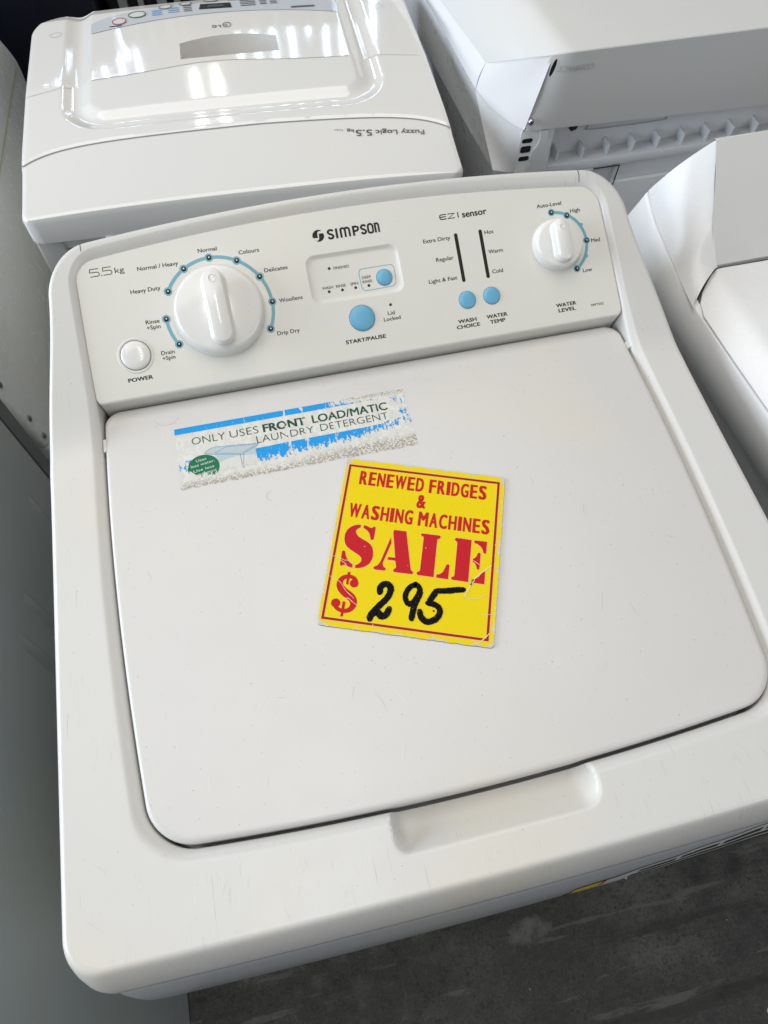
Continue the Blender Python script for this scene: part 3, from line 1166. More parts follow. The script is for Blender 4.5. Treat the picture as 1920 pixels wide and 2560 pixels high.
def marker_mat():
    t = NT("black marker strokes")
    n1 = t.noise(900, 4, .65)
    t.col((0.004, 0.0035, 0.006))
    t.rough(0.6)
    t.b.inputs['Specular IOR Level'].default_value = 0.08
    tr_ = t.n('BsdfTransparent')
    mx = t.n('MixShader')
    t.lk(t.ramp(n1, .635, .68), mx.inputs[0])
    t.lk(t.b.outputs[0], mx.inputs[1])
    t.lk(tr_.outputs[0], mx.inputs[2])
    t.lk(mx.outputs[0], t.out.inputs['Surface'])
    return t.m


rc = random.Random(3)
out = []
base = rrect(lambda x: -71.6, lambda x: 71.6, lambda y: -65.0, lambda y: 65.0, 3, 3, -71.6, 71.6, 50, 50, 50, 5)
for p in base:
    out.append(p + Vector((rc.uniform(-.22, .22), rc.uniform(-.22, .22))))
cbm = MB()
cbm.loft([mat3(out, h) for h in (0.05, 0.7)], True, True)
backing = cbm.tf(CARD).build("magnet_backing", M_blk, card, smooth=0)
cfm = MB()
o2 = [p * 0.997 for p in out]
cfm.loft([mat3(out, 0.7), mat3(out, 1.25), mat3(o2, 1.4)], False, True)
cfm.tf(CARD).build("card_face", card_mat(), card, smooth=0)
bm_ = MB()
bo, bi = [(-62.2, 66.2), (61.0, 66.8), (60.8, -67.0), (-62.4, -66.9)], [(-60.4, 64.4), (59.2, 64.9), (59.0, -65.2), (-60.6, -65.1)]
gl = [(-63.0, 67.0), (61.8, 67.6), (61.6, -67.8), (-63.2, -67.7)]
gi = [(-59.9, 63.9), (58.8, 64.4), (58.6, -64.7), (-60.1, -64.6)]
bm_.add(mat3(gl, 1.46) + mat3(gi, 1.46), [(i, (i + 1) % 4, 4 + (i + 1) % 4, 4 + i) for i in range(4)], 1)
bm_.add(mat3(bo, 1.52) + mat3(bi, 1.52), [(i, (i + 1) % 4, 4 + (i + 1) % 4, 4 + i) for i in range(4)], 0)
bm_.tf(CARD).flat("border", [M_dred, M_glow], card)

SALE = [
    [(-44.7, 13.0), (-44.7, 10.6), (-46.1, 9.8), (-47.6, 8.1), (-47.8, 6.4), (-46.8, 4.4), (-45.0, 2.6), (-42.2, 1.1), (-38.1, -0.6), (-35.2, -2.6), (-33.1, -5.2), (-32.1, -8.3), (-31.6, -11.9), (-32.1, -15.2), (-33.6, -18.7), (-35.9, -21.0), (-38.6, -22.7), (-41.4, -23.5), (-43.9, -23.7), (-44.0, -21.4), (-42.3, -20.5), (-40.7, -18.9), (-40.0, -17.2), (-40.1, -15.6), (-41.0, -14.1), (-42.7, -12.7), (-45.5, -11.3), (-49.6, -9.2), (-52.8, -7.0), (-54.7, -4.2), (-55.7, -1.0), (-55.9, 3.1), (-54.8, 7.1), (-52.6, 9.9), (-50.2, 11.6), (-47.7, 12.6)],
    [(-42.5, 13.1), (-40.1, 12.6), (-36.2, 11.2), (-34.6, 12.8), (-33.4, 12.7), (-33.0, 11.7), (-33.0, 5.6), (-33.2, 2.0), (-34.0, 1.1), (-35.2, 1.3), (-35.9, 2.7), (-36.4, 4.7), (-37.3, 6.6), (-38.9, 8.5), (-40.8, 9.7), (-42.4, 10.5)],
    [(-54.9, -10.4), (-53.4, -11.2), (-52.8, -13.3), (-51.7, -16.0), (-50.0, -18.4), (-48.1, -20.1), (-46.1, -21.3), (-46.1, -23.9), (-48.5, -23.6), (-50.8, -22.9), (-52.4, -22.2), (-53.4, -22.7), (-54.6, -23.5), (-55.6, -22.8), (-55.7, -21.0), (-55.8, -15.0), (-55.8, -11.5)],
    [(-20.1, 5.7), (-19.1, 0.9), (-23.5, -16.5), (-23.3, -18.4), (-22.5, -19.7), (-20.7, -20.9), (-20.9, -22.5), (-22.1, -22.8), (-28.2, -22.9), (-30.0, -22.2), (-29.8, -20.7), (-27.6, -19.4), (-26.0, -17.2), (-25.1, -14.3)],
    [(-18.3, 12.3), (-8.8, 12.3), (-8.5, 10.8), (-2.9, -14.3), (-1.7, -19.4), (0.3, -21.1), (0.1, -22.5), (-1.1, -22.8), (-14.2, -22.9), (-15.0, -21.6), (-14.5, -20.6), (-13.2, -19.4), (-13.1, -18.2), (-14.3, -13.5), (-20.4, -13.5), (-20.0, -11.2), (-14.7, -11.1), (-18.9, 10.5)],
    [(3.7, 12.3), (17.4, 12.4), (18.4, 11.4), (17.8, 10.0), (16.1, 9.1), (15.8, 8.0), (16.1, -22.9), (4.1, -22.8), (2.9, -21.7), (3.4, -20.4), (5.1, -19.4), (5.3, -17.9), (5.2, 8.7), (4.7, 9.7), (2.8, 10.7), (3.0, 11.9)],
    [(24.9, -11.1), (26.3, -10.8), (27.2, -11.6), (27.2, -23.1), (18.1, -22.9), (18.1, -20.4), (20.6, -19.7), (22.7, -17.5), (23.9, -14.4)],
    [(30.5, 12.3), (42.3, 12.1), (42.4, -23.2), (30.5, -23.0), (29.3, -22.2), (29.7, -20.9), (31.4, -19.8), (31.6, -18.3), (31.5, 8.1), (30.9, 9.1), (29.5, 10.2), (29.4, 11.5)],
    [(44.5, 12.1), (54.3, 12.3), (54.3, 2.7), (53.5, 1.8), (52.3, 2.4), (51.3, 5.2), (49.8, 7.4), (47.3, 9.2), (44.6, 9.9)],
    [(48.0, 1.8), (49.2, 2.3), (50.1, 1.4), (50.1, -11.1), (49.2, -12.1), (48.2, -11.6), (47.3, -8.8), (46.1, -6.8), (44.5, -6.0), (44.5, -3.6), (45.8, -2.8), (47.2, -0.9)],
    [(53.9, -12.6), (54.6, -13.4), (54.7, -23.3), (44.7, -23.1), (44.7, -20.8), (47.1, -20.1), (49.7, -18.2), (51.4, -15.5)]]
lt = MB()
for P in SALE:
    n = len(P)
    P = [Vector(p) for p in P]
    V, F = poly_fill([P])
    lt.add(mat3(V, 1.54), F)
    V, F = ribbon(P, .9, True)
    lt.add(mat3(V, 1.49), F, 1)
for s, x0, x1, v, cap in (("RENEWED FRIDGES", -52.0, 51.0, 48.9, 12.6), ("WASHING MACHINES", -55.9, 55.5, 18.6, 12.6), ("&", -3.8, 3.5, 34.2, 12.2)):
    # heavy condensed capitals set letter by letter, evenly spaced
    RW = {"W": 1.42, "M": 1.22, "I": .46, "&": 1.0, " ": .34, "E": .92, "F": .88, "S": 1.0}
    gap = .17
    tot = sum(RW.get(ch, 1.0) for ch in s) + gap * (len(s) - 1)
    k = (x1 - x0) / tot
    xx = x0
    for ch in s:
        w_ = RW.get(ch, 1.0) * k
        if ch != " ":
            V, F = fit_text(ch, xx, xx + w_, v, cap - .1, .0505 if ch not in "I" else .0505)
            lt.add(mat3(V, 1.54), F)
        xx += w_ + gap * k
# dollar sign
sp = catmull([(-41.9, -36.9), (-41.6, -33.9), (-44.1, -31.7), (-47.5, -31.2), (-50.7, -32.3), (-52.9, -35.0), (-53.2, -38.4), (-51.6, -41.4), (-48.0, -44.4), (-43.4, -47.3), (-41.1, -50.2), (-40.8, -53.8), (-42.6, -56.9), (-45.7, -58.5), (-49.3, -58.5), (-52.6, -57.0), (-54.6, -54.2)], 5)
ws = []
for i in range(len(sp)):
    t = i / (len(sp) - 1)
    ws.append(2.6 + 3.4 * math.exp(-((t - .52) / .2) ** 2) + .3)
V, F = ribbon(sp, ws)
lt.add(mat3(V, 1.53), F)
lt.add(mat3(disc((-42.6, -36.2), 3.3), 1.545), [tuple(range(28))])
lt.add(mat3(disc((-53.8, -53.4), 3.5), 1.545), [tuple(range(28))])
for P in ([(-48.8, -27.6), (-46.7, -27.5), (-46.7, -38.0), (-48.7, -37.5)], [(-48.9, -51.4), (-46.7, -51.6), (-46.8, -63.0), (-48.8, -63.3)]):
    lt.add(mat3(P, 1.56), [(0, 1, 2, 3)])
lt.tf(CARD).flat("sale_lettering", [M_red, M_glow], card)
hw = MB()
mk_strokes = [([(-22.4, -40.6), (-22.6, -36.6), (-20.0, -33.6), (-16.9, -33.6), (-14.9, -36.2), (-15.1, -40.7), (-17.2, -45.4), (-21.2, -50.7), (-24.8, -55.7), (-26.9, -60.0), (-27.0, -62.2)], 4.6),
              ([(-26.0, -58.6), (-22.6, -56.2), (-18.8, -58.9), (-15.6, -57.0), (-13.8, -52.3)], 4.6),
              ([(4.0, -31.2), (0.6, -32.2), (-2.2, -36.2), (-3.2, -41.1), (-1.4, -45.6), (2.0, -46.2), (5.4, -41.2), (7.2, -35.6), (5.6, -31.9), (2.9, -30.2)], 3.9),
              ([(7.4, -35.0), (6.5, -39.7), (4.6, -45.4), (3.9, -50.8), (3.3, -57.6)], 4.4),
              ([(39.4, -29.8), (33.5, -31.0), (26.4, -32.6), (18.9, -33.6)], 4.2),
              ([(19.2, -33.7), (17.0, -38.5), (14.6, -43.4)], 4.2),
              ([(14.0, -44.0), (18.5, -44.4), (22.2, -46.2), (23.6, -49.8), (22.2, -54.2), (19.0, -57.2), (15.6, -58.6), (12.3, -57.6), (9.9, -55.0), (8.8, -51.4)], 4.3)]
hh = 0
for P, w in mk_strokes:
    Q = catmull(P, 8)
    n = len(Q)
    W_ = [w * rc.uniform(1.0, 1.14) for _ in Q]
    W_[0] *= .7
    W_[-1] *= .65
    V, F = ribbon(Q, W_)
    hw.add(mat3(V, 1.60 + hh), F)
    for e in (Q[0], Q[-1]):
        hw.add(mat3([p + Vector((rc.uniform(-.25, .25), rc.uniform(-.25, .25))) for p in disc(e, w * .47, 16)], 1.605 + hh), [tuple(range(16))])
    hh += .012
    # dry fringe beside the stroke
    for s_ in (-1, 1):
        i0 = rc.randrange(0, n // 2)
        i1 = min(n - 1, i0 + rc.randrange(5, n // 2 + 5))
        R_ = []
        for i in range(i0, i1):
            d = (Q[min(i + 1, n - 1)] - Q[max(i - 1, 0)]).normalized()
            R_.append(Q[i] + Vector((-d.y, d.x)) * s_ * (w * .56 + rc.uniform(-.15, .2)))
        if len(R_) > 2:
            V, F = ribbon(R_, [rc.uniform(.05, .4) for _ in R_])
            hw.add(mat3(V, 1.61 + hh), F)
hw.add(mat3(disc((18.9, -49.6), 0.75, 14), 1.62), [tuple(range(14))])
hw.tf(CARD).flat("handwritten_price", marker_mat(), card)
M_fib = plain("exposed card fibre", (0.80, 0.74, 0.52), .7)
for P, w in (([(59, -7.5), (55, -11), (49.5, -17), (46.2, -20.7), (44.3, -26), (42, -31), (40.6, -35.7)], .9), ([(46.6, -20.4), (45.2, -23.6), (44.2, -25.4)], 1.5), ([(40.6, -35.7), (45, -36.2), (51.0, -34.7), (57, -31)], .35),
             ([(-65, -15.9), (-58, -16.6), (-53.0, -18.6), (-50.9, -18.3), (-46, -20)], .42), ([(-56, -18.8), (-52, -21.0), (-50, -23.2), (-46.5, -24.5)], .42),
             ([(-65.4, -31.8), (-57, -34.6), (-52.8, -37.0), (-49, -41.6), (-46.2, -44.2), (-41, -48)], .38), ([(-47.6, -49.0), (-45, -48.6), (-41.5, -51), (-37.5, -53.2)], .45),
             ([(54, -48), (60, -46.6), (64.6, -46.4)], .3), ([(44.8, -5.0), (47, -6.2), (50, -8.0)], .4), ([(60.4, 10.2), (61.6, 10.6)], .5), ([(-24, -66), (-24.3, -68)], .6), ([(61, -61), (57, -66), (52, -71)], .8)):
    Q = catmull(P, 4) if len(P) > 2 else [Vector(p) for p in P]
    V, F = ribbon(Q, [w * rc.uniform(.5, 1.25) for _ in Q])
    cr = MB()
    cr.add(mat3(V, 1.68), F)
    cr.tf(CARD).flat("crease_mark", M_fib, card)
#@@NEXT
# ================================================================== NEIGHBOURS


def bev(o, w, seg=3, ang=35):
    bm = bmesh.new()
    bm.from_mesh(o.data)
    bmesh.ops.remove_doubles(bm, verts=bm.verts, dist=1e-5)
    E_ = [e for e in bm.edges if len(e.link_faces) == 2 and e.calc_face_angle(0) > math.radians(ang)]
    bmesh.ops.bevel(bm, geom=E_, offset=w, segments=seg, profile=.5, affect='EDGES', clamp_overlap=True)
    bmesh.ops.recalc_face_normals(bm, faces=bm.faces)
    for f in bm.faces:
        f.smooth = True
    bm.to_mesh(o.data)
    bm.free()
    o.data.set_sharp_from_angle(angle=math.radians(50))
    return o


# ---- glossy washer standing back to back with the cream one ----
M_gloss = plastic("glossy white plastic", (0.76, 0.745, 0.715), 0.07, 0.0, 900, 0.02, 0.12, 0, 0.5, 0.4)
gw = root("washing_machine", (0.2, 1.0, ZF), "glossy white washing machine seen from behind, with its domed lid and recessed handle", "washing machine", "second-hand washing machines")
LO = Vector((-0.0635, 0.731, -0.098))
LR = Matrix.Rotation(math.radians(-2.5), 3, 'Z')


def lw(u, v, h=0.0):
    return LO + LR @ Vector((u, v, h))


def rsdf(u, v, u0, u1, v0, v1, r):
    cx, cy = (u0 + u1) / 2, (v0 + v1) / 2
    qx, qy = abs(u - cx) - (u1 - u0) / 2 + r, abs(v - cy) - (v1 - v0) / 2 + r
    return math.hypot(max(qx, 0), max(qy, 0)) + min(max(qx, qy), 0) - r


WU, DV = 0.546, 0.425


def vseam(u):
    e = min(u, WU - u)
    return 0.088 + 0.026 * (1 - math.exp(-e / 0.035)) - 0.010 * max(0, u - .3) / .235


def gh(u, v):
    e = min(1.0, min(u, WU - u) / (WU / 2))
    h = 0.007 * (1 - (1 - e) ** 2.6) + 0.008 * sstep(0.0, 0.13, v)
    h += 0.0022 * sstep(vseam(u) + .0005, vseam(u) + .004, v)
    d = rsdf(u, v, 0.050, 0.476, 0.134, 0.60, 0.06)
    if d < 0:
        t = -d
        if t < 0.038:
            h -= 0.0050 * max(0.0, math.sin(math.pi * t / 0.038)) ** 1.3
        h += 0.0015 * sstep(0.02, 0.04, t)
    vc = 0.236 + 0.014 * math.exp(-((u - .25) / .09) ** 2)
    h -= 0.045 * max(0, v - vc) * sstep(vc, vc + .004, v)
    h -= 0.25 * max(0, v - 0.405)
    return h


NU, NV = 214, 170
gm = MB()
V, F = [], []
for j in range(NV + 1):
    for i in range(NU + 1):
        u, v = WU * i / NU, DV * j / NV
        # rounded plan corners
        e = 0.0
        if v > DV - .05:
            t = (v - (DV - .05)) / .05
            e = .05 * (1 - math.sqrt(max(0, 1 - t * t)))
        if v < .016:
            t = (.016 - v) / .016
            e = .016 * (1 - math.sqrt(max(0, 1 - t * t)))
        uu = e + (WU - 2 * e) * i / NU
        r = min(uu - e, WU - e - uu, v, .007)
        rd = .007 - math.sqrt(max(0, .007 ** 2 - (.007 - r) ** 2))
        V.append(lw(uu, v, gh(uu, v) - rd))
for j in range(NV):
    for i in range(NU):
        a = j * (NU + 1) + i
        F.append((a, a + 1, a + NU + 2, a + NU + 1))
gm.add(V, F)
rim = [i for i in range(NU + 1)] + [j * (NU + 1) + NU for j in range(1, NV + 1)] + [NV * (NU + 1) + i for i in range(NU - 1, -1, -1)] + [j * (NU + 1) for j in range(NV - 1, 0, -1)]
n0 = len(gm.V)
cen = lw(WU / 2, DV / 2)
for dz, q in ((-.034, 1.0), (-.036, .985)):
    for i in rim:
        p = gm.V[i]
        gm.V.append(Vector((cen.x + (p.x - cen.x) * q, cen.y + (p.y - cen.y) * q, LO.z + dz)))
nr = len(rim)
for i in range(nr):
    j = (i + 1) % nr
    gm.F.append([rim[i], n0 + i, n0 + j, rim[j]])
    gm.F.append([n0 + i, n0 + nr + i, n0 + nr + j, n0 + j])
    gm.M += [0, 0]
gm.F.append([n0 + nr + i for i in range(nr)])
gm.M.append(0)
gtop = gm.build("top_cover", M_gloss, gw, smooth=75)


def cut(o, verts, faces):
    """take a solid cutter out of one mesh (modifier evaluated once, cutter removed)"""
    me = bpy.data.meshes.new("cutter")
    me.from_pydata([tuple(v) for v in verts], [], faces)
    bm = bmesh.new()
    bm.from_mesh(me)
    bmesh.ops.recalc_face_normals(bm, faces=bm.faces)
    bm.to_mesh(me)
    bm.free()
    c = bpy.data.objects.new("cutter", me)
    COL.objects.link(c)
    md = o.modifiers.new("b", 'BOOLEAN')
    md.operation = 'DIFFERENCE'
    md.solver = 'EXACT'
    md.object = c
    c.parent = None
    bpy.context.view_layer.update()
    new = bpy.data.meshes.new_from_object(o.evaluated_get(bpy.context.evaluated_depsgraph_get()))
    o.modifiers.clear()
    o.data = new
    bpy.data.objects.remove(c)
    for p in new.polygons:
        p.use_smooth = True
    new.set_sharp_from_angle(angle=math.radians(35))


PK = [(.2055, .2615), (.3465, .2615)] + [(.3465 - .141 * i / 24, .301 + .012 * (1 - (2 * i / 24 - 1) ** 2)) for i in range(25)]
npk = len(PK)
cut(gtop, [lw(u, v, .06) for u, v in PK] + [lw(.276 + (u - .276) * .9, v + .002, -.030) for u, v in PK],
    [tuple(range(npk)), tuple(range(2 * npk - 1, npk - 1, -1))] + [(i, (i + 1) % npk, npk + (i + 1) % npk, npk + i) for i in range(npk)])


def drape(P, w, off=.0004, m=None, closed=False):
    V, F = ribbon(P, w, closed)
    m.add([lw(p.x, p.y, gh(p.x, p.y) + off) for p in V], F)


sg = MB()
drape([(u, vseam(u)) for u in [0.002 + (WU - .004) * i / 80 for i in range(81)]], .0019, .0006, sg)
sg.build("lid_seam", plain("grey seam shadow", (0.27, 0.26, 0.245), .7), gtop, smooth=0)
sg = MB()
for sgn in (0, 1):
    P = [(0.003 + .06 * i / 20, 0.222 + .012 * i / 20) for i in range(21)] if sgn == 0 else [(0.46 + .072 * i / 20, 0.238 - .006 * i / 20) for i in range(21)]
    drape(P, .0006, .0006, sg)
drape([(0.09 + .345 * i / 60, 0.236 + 0.014 * math.exp(-((0.09 + .345 * i / 60 - .25) / .09) ** 2)) for i in range(61)], .0009, .0005, sg)
sg.build("lid_crease", plain("soft crease line", (0.42, 0.41, 0.38), .5), gtop, smooth=0)

# control strip on the far edge
cs = MB()
V, F = [], []
for i in range(61):
    u = 0.088 + 0.352 * i / 60
    q = (u - .264) / .176
    v0 = 0.352 + 0.022 * (1 - q * q)
    v1 = 0.398 + 0.006 * (1 - q * q) - .02 * abs(q) ** 6
    for j in range(7):
        v = v0 + (v1 - v0) * j / 6
        V.append(lw(u, v, gh(u, v) + .0007))
for i in range(60):
    for j in range(6):
        F.append((i * 7 + j, (i + 1) * 7 + j, (i + 1) * 7 + j + 1, i * 7 + j + 1))
cs.add(V, F)
strip = cs.build("control_strip", plastic("pale blue grey film", (0.55, 0.58, 0.62), .12, 0, 900, .02), gw, smooth=60)


def inv(x, y):
    p = LR.inverted() @ Vector((x - LO.x, y - LO.y, 0))
    return p.x, p.y


def dpoly(m, P, off):
    V, F = poly_fill([P])
    m.add([lw(p.x, p.y, gh(p.x, p.y) + off) for p in V], F)


dm = MB()
dpoly(dm, [inv(.194, 1.106), inv(.241, 1.102), inv(.240, 1.116), inv(.197, 1.120)], .0012)
disp = dm.build("display_window", M_blk, strip, smooth=0)
dm = MB()
dpoly(dm, [inv(.207, 1.108), inv(.230, 1.106), inv(.229, 1.1125), inv(.208, 1.1145)], .0016)
dm.build("display_glass", plain("grey display glass", (0.10, 0.11, 0.10), .15), disp, smooth=0)
M_pale = plain("pale key cap", (0.66, 0.66, 0.64), .3)
for x, y, rx, ry, mm in ((.080, 1.100, .0095, .008, "r"), (.106, 1.112, .012, .008, "g"), (.147, 1.124, .009, .006, "k"), (.176, 1.127, .009, .006, "k"), (.213, 1.130, .010, .006, "k"),
                         (.247, 1.128, .010, .006, "k"), (.278, 1.124, .010, .006, "k"), (.309, 1.117, .010, .006, "k")):
    c = Vector(inv(x, y))
    P = [Vector((c.x + rx * math.cos(a * .2618), c.y + ry * math.sin(a * .2618))) for a in range(24)]
    q = MB()
    V, F = poly_fill([P])
    q.add([lw(p.x, p.y, gh(p.x, p.y) + .0013) for p in V], F, 0)
    V, F = ribbon(P, .0014, True)
    q.add([lw(p.x, p.y, gh(p.x, p.y) + .0019) for p in V], F, 1)
    q.build("key", [M_pale, {"r": plain("red key ring", (.55, .05, .06), .4), "g": plain("green key ring", (.03, .16, .12), .4), "k": plain("grey key ring", (.20, .21, .22), .4)}[mm]], strip, smooth=0)
ic = MB()
for x0, y0, wq in ((.127, 1.106, .014), (.150, 1.108, .016)):
    for k in range(3):
        a = inv(x0, y0 + k * .0055)
        drape([(a[0], a[1]), (a[0] + wq, a[1])], .0030, .0013, ic)
ic.build("indicator_bars", plain("blue bars", (.25, .42, .66), .4), strip, smooth=0)
M_kp = plain("grey key print", (.12, .12, .13), .5)
for x0, y0, n_, w_ in ((.172, 1.106, 4, .012), (.254, 1.104, 4, .012), (.266, 1.1035, 4, .010), (.282, 1.104, 4, .010), (.297, 1.103, 4, .010), (.325, 1.087, 1, .034), (.066, 1.090, 1, .017)):
    ic = MB()
    for k in range(n_):
        a = inv(x0, y0 + k * .0048)
        drape([(a[0], a[1]), (a[0] + w_, a[1] - .0005)], .0018 if n_ > 1 else (.0042 if w_ > .03 else .0026), .0013, ic)
    ic.build("key_lettering", M_kp, strip, smooth=0)


def dtext(name, items, m, bold=.0):
    q = MB()
    for s, wx0, wy0, wx1, wy1, cap in items:
        a, b = Vector(inv(wx0, wy0)), Vector(inv(wx1, wy1))
        dv = (b - a)
        L = dv.length
        V, F = fit_text(s, 0, L, 0, cap, bold)
        d = dv.normalized()
        nn = Vector((-d.y, d.x))
        q.add([lw(*(a + d * p.x + nn * p.y), gh(*(a + d * p.x + nn * p.y)) + .0008) for p in V], F)
    return q.build(name, m, gtop, smooth=0)


M_gp = plain("silver grey print", (.17, .17, .17), .4)
dtext("model_lettering", [("Fuzzy Logic", .447, .787, .384, .795, .0078), ("5.5", .380, .7965, .359, .799, .0105), ("kg", .357, .8005, .348, .8015, .0052)], M_gp, .012)
dtext("fine_lettering", [("Turbo", .344, .803, .333, .8045, .0030)], M_gp)
# maker's mark: two letters and a ring, read from the far side
dtext("maker_lettering", [("L", .2195, 1.0585, .2150, 1.0585, .0062), ("G", .2140, 1.0590, .2075, 1.0595, .0062)], M_gp, .02)
q = MB()
c = Vector(inv(.228, 1.0575))
drape([Vector((c.x + .0055 * math.cos(t * .2618), c.y + .0062 * math.sin(t * .2618))) for t in range(24)], .0012, .0008, q, True)
drape([(c.x, c.y + .003), (c.x, c.y - .003), (c.x - .003, c.y - .003)], .0012, .0009, q)
drape([(c.x - .0048, c.y), (c.x - .001, c.y)], .0012, .001, q)
q.build("maker_emblem", M_gp, gtop, smooth=0)
for x, y in ((-.010, 1.095), (.452, 1.075)):
    a = inv(x, y)
    q = MB()
    P = [Vector((a[0] + .008 * math.cos(t * .2618), a[1] + .006 * math.sin(t * .2618))) for t in range(24)]
    drape(P, .0008, .0006, q, True)
    q.build("screw_cap", plain("cap ring", (.55, .54, .52), .3), gtop, smooth=0)

# cabinet of the glossy washer, with hose and rear fittings
q = MB()
for u0, u1, v0, v1, z0, z1 in ((0.004, .036, .006, .42, ZF, -.128), (.036, .5, .030, .42, ZF, -.128), (.5, .531, .006, .42, ZF, -.128)):
    pts = [lw(u, v, 0) for u, v in ((u0, v0), (u1, v0), (u1, v1), (u0, v1))]
    q.add([(p.x, p.y, z) for z in (z0, z1) for p in pts], [(3, 2, 1, 0), (4, 5, 6, 7), (0, 1, 5, 4), (1, 2, 6, 5), (2, 3, 7, 6), (3, 0, 4, 7)])
gcab = bev(q.build("cabinet", plastic("white painted cabinet", (.66, .655, .63), .4, .05, 700, .03, .2), gw), .003)
q = MB()
pts = [lw(u, v, 0) for u, v in ((.034, .008), (.16, .004), (.16, .034), (.034, .034))]
q.add([(p.x, p.y, z) for z in (-.150, -.1285) for p in pts], [(3, 2, 1, 0), (4, 5, 6, 7), (0, 1, 5, 4), (1, 2, 6, 5), (2, 3, 7, 6), (3, 0, 4, 7)])
bev(q.build("rear_bracket", M_deck, gw), .002)
q = MB()
for u in (.095, .17):
    pts = [lw(u + du, v, 0) for du, v in ((-.006, -.004), (.006, -.004), (.006, .02), (-.006, .02))]
    q.add([(p.x, p.y, z) for z in (-.20, -.131) for p in pts], [(3, 2, 1, 0), (4, 5, 6, 7), (0, 1, 5, 4), (1, 2, 6, 5), (2, 3, 7, 6), (3, 0, 4, 7)])
    bev(q.build("rear_clip", M_deck, gw), .003)
    q = MB()
q = MB()
for k in range(26):
    z = -.145 - k * .006
    c = lw(.066 + .0022 * k, .012 - .0006 * k, 0)
    for r, dz in ((.0105, 0), (.0125, -.002), (.0125, -.004)):
        q.V += [Vector((c.x + r * math.cos(t * .3927), c.y + r * math.sin(t * .3927), z + dz)) for t in range(16)]
for k in range(26 * 3 - 1):
    for i in range(16):
        j = (i + 1) % 16
        q.F.append([k * 16 + i, k * 16 + j, (k + 1) * 16 + j, (k + 1) * 16 + i])
        q.M.append(0)
q.build("drain_hose", plain("black corrugated hose", (.02, .02, .022), .45), gw, smooth=60)

# ---- washer at the back right, seen from its rear ----
M_br = plastic("satin white plastic", (.80, .80, .80), .36, .08, 900, .02, .2)
M_brg = plastic("satin grey white plastic", (.66, .66, .645), .45, .10, 900, .02, .25)
M_brc = plastic("pale galvanised white", (.79, .81, .835), .40, .06, 700, .03, .2)
br = root("washing_machine", (0.85, 1.05, ZF), "white machine at the back right showing its flat rear cover and ribbed back", "washing machine", "second-hand washing machines")


def surf(rows, sub=6):
    """smooth patch through a small grid of points"""
    R2 = [catmull(r, sub) if len(r) > 2 else [Vector(r[0]).lerp(Vector(r[1]), i / sub) for i in range(sub + 1)] for r in rows]
    nc = len(R2[0])
    cols = []
    for c in range(nc):
        col = [r[c] for r in R2]
        cols.append(catmull(col, sub) if len(col) > 2 else [col[0].lerp(col[1], i / sub) for i in range(sub + 1)])
    nr = len(cols[0])
    V = [p for c in cols for p in c]
    F = [(c * nr + r, (c + 1) * nr + r, (c + 1) * nr + r + 1, c * nr + r + 1) for c in range(nc - 1) for r in range(nr - 1)]
    return V, F


def droop(x):
    return .06 * max(0, (.625 - x) / .076) ** 2


q = MB()
XS = [.549 + .076 * i / 20 for i in range(21)] + [.70, .80, 1.0, 1.25]
rws = []
for x in XS:
    dz = droop(x)
    yf = .7666 + 1.594 * dz
    xo = x - .549
    # left edge of the plate runs back at a slight angle
    rws.append([Vector((x, yf - .0008, -dz - .0014)), Vector((x, yf, -dz))] + [Vector((x - (.08 * (t ** 1.0)) * max(0, 1 - xo / .3), yf + (1.5 - yf) * t, -dz)) for t in (.1, .21, .5, 1)])
q.add([p for r in rws for p in r], [(t * 6 + i, t * 6 + i + 1, (t + 1) * 6 + i + 1, (t + 1) * 6 + i) for t in range(len(rws) - 1) for i in range(5)])
q.build("top_plate", M_brg, br, smooth=30)
q = MB()
V, F = surf([[(.5490, .8624, -.0602), (.541, .93, -.0602), (.531, 1.015, -.0602), (.467, 1.5, -.0602)], [(.542, .862, -.078), (.534, .94, -.078), (.525, 1.03, -.078), (.467, 1.5, -.078)], [(.539, .8605, -.0945), (.534, .95, -.0945), (.5275, 1.085, -.0945), (.49, 1.5, -.0945)]])
q.add(V, F)
q.build("side_rail", M_br, br, smooth=60)
q = MB()
V, F = surf([[(.5490, .8620, -.0603), (.566, .8253, -.0368), (.583, .7961, -.0188), (.6010, .7768, -.0070)], [(.543, .862, -.078), (.560, .828, -.068), (.577, .798, -.059), (.5910, .7745, -.052)],
             [(.5392, .8600, -.0945), (.551, .832, -.1005), (.566, .800, -.1025), (.5815, .7745, -.1015)]])
q.add(V, F)
q.build("end_cap", M_br, br, smooth=60)
q = MB()
NXR = 40
rows = []
for t in range(9):
    s = t / 8
    row = []
    for i in range(NXR + 1):
        w = (i / NXR) ** 1.8
        xl = .5985 - .0150 * s - .0040 * math.sin(math.pi * s)
        x = xl + (1.25 - xl) * w
        dz = droop(x)
        z = -.0014 - dz - (.1005 - dz + .011 * (x - .583) / .36) * s
        row.append(Vector((x, (.7656 + 1.594 * dz) * (1 - s) + .7725 * s + .0006 * math.sin(s * math.pi), z)))
    rows.append(row)
back = [[p + Vector((0, .004, 0)) for p in r] for r in rows]
V = [p for r in rows for p in r] + [p for r in back for p in r]
m_ = NXR + 1
F = [(t * m_ + i, t * m_ + i + 1, (t + 1) * m_ + i + 1, (t + 1) * m_ + i) for t in range(8) for i in range(NXR)]
k_ = 9 * m_
F += [(8 * m_ + i, 8 * m_ + i + 1, k_ + 8 * m_ + i + 1, k_ + 8 * m_ + i) for i in range(NXR)]
F += [(t * m_, (t + 1) * m_, k_ + (t + 1) * m_, k_ + t * m_) for t in range(8)]
q.add(V, F)
cover = q.build("rear_cover", M_brg, br, smooth=60)
q = MB()
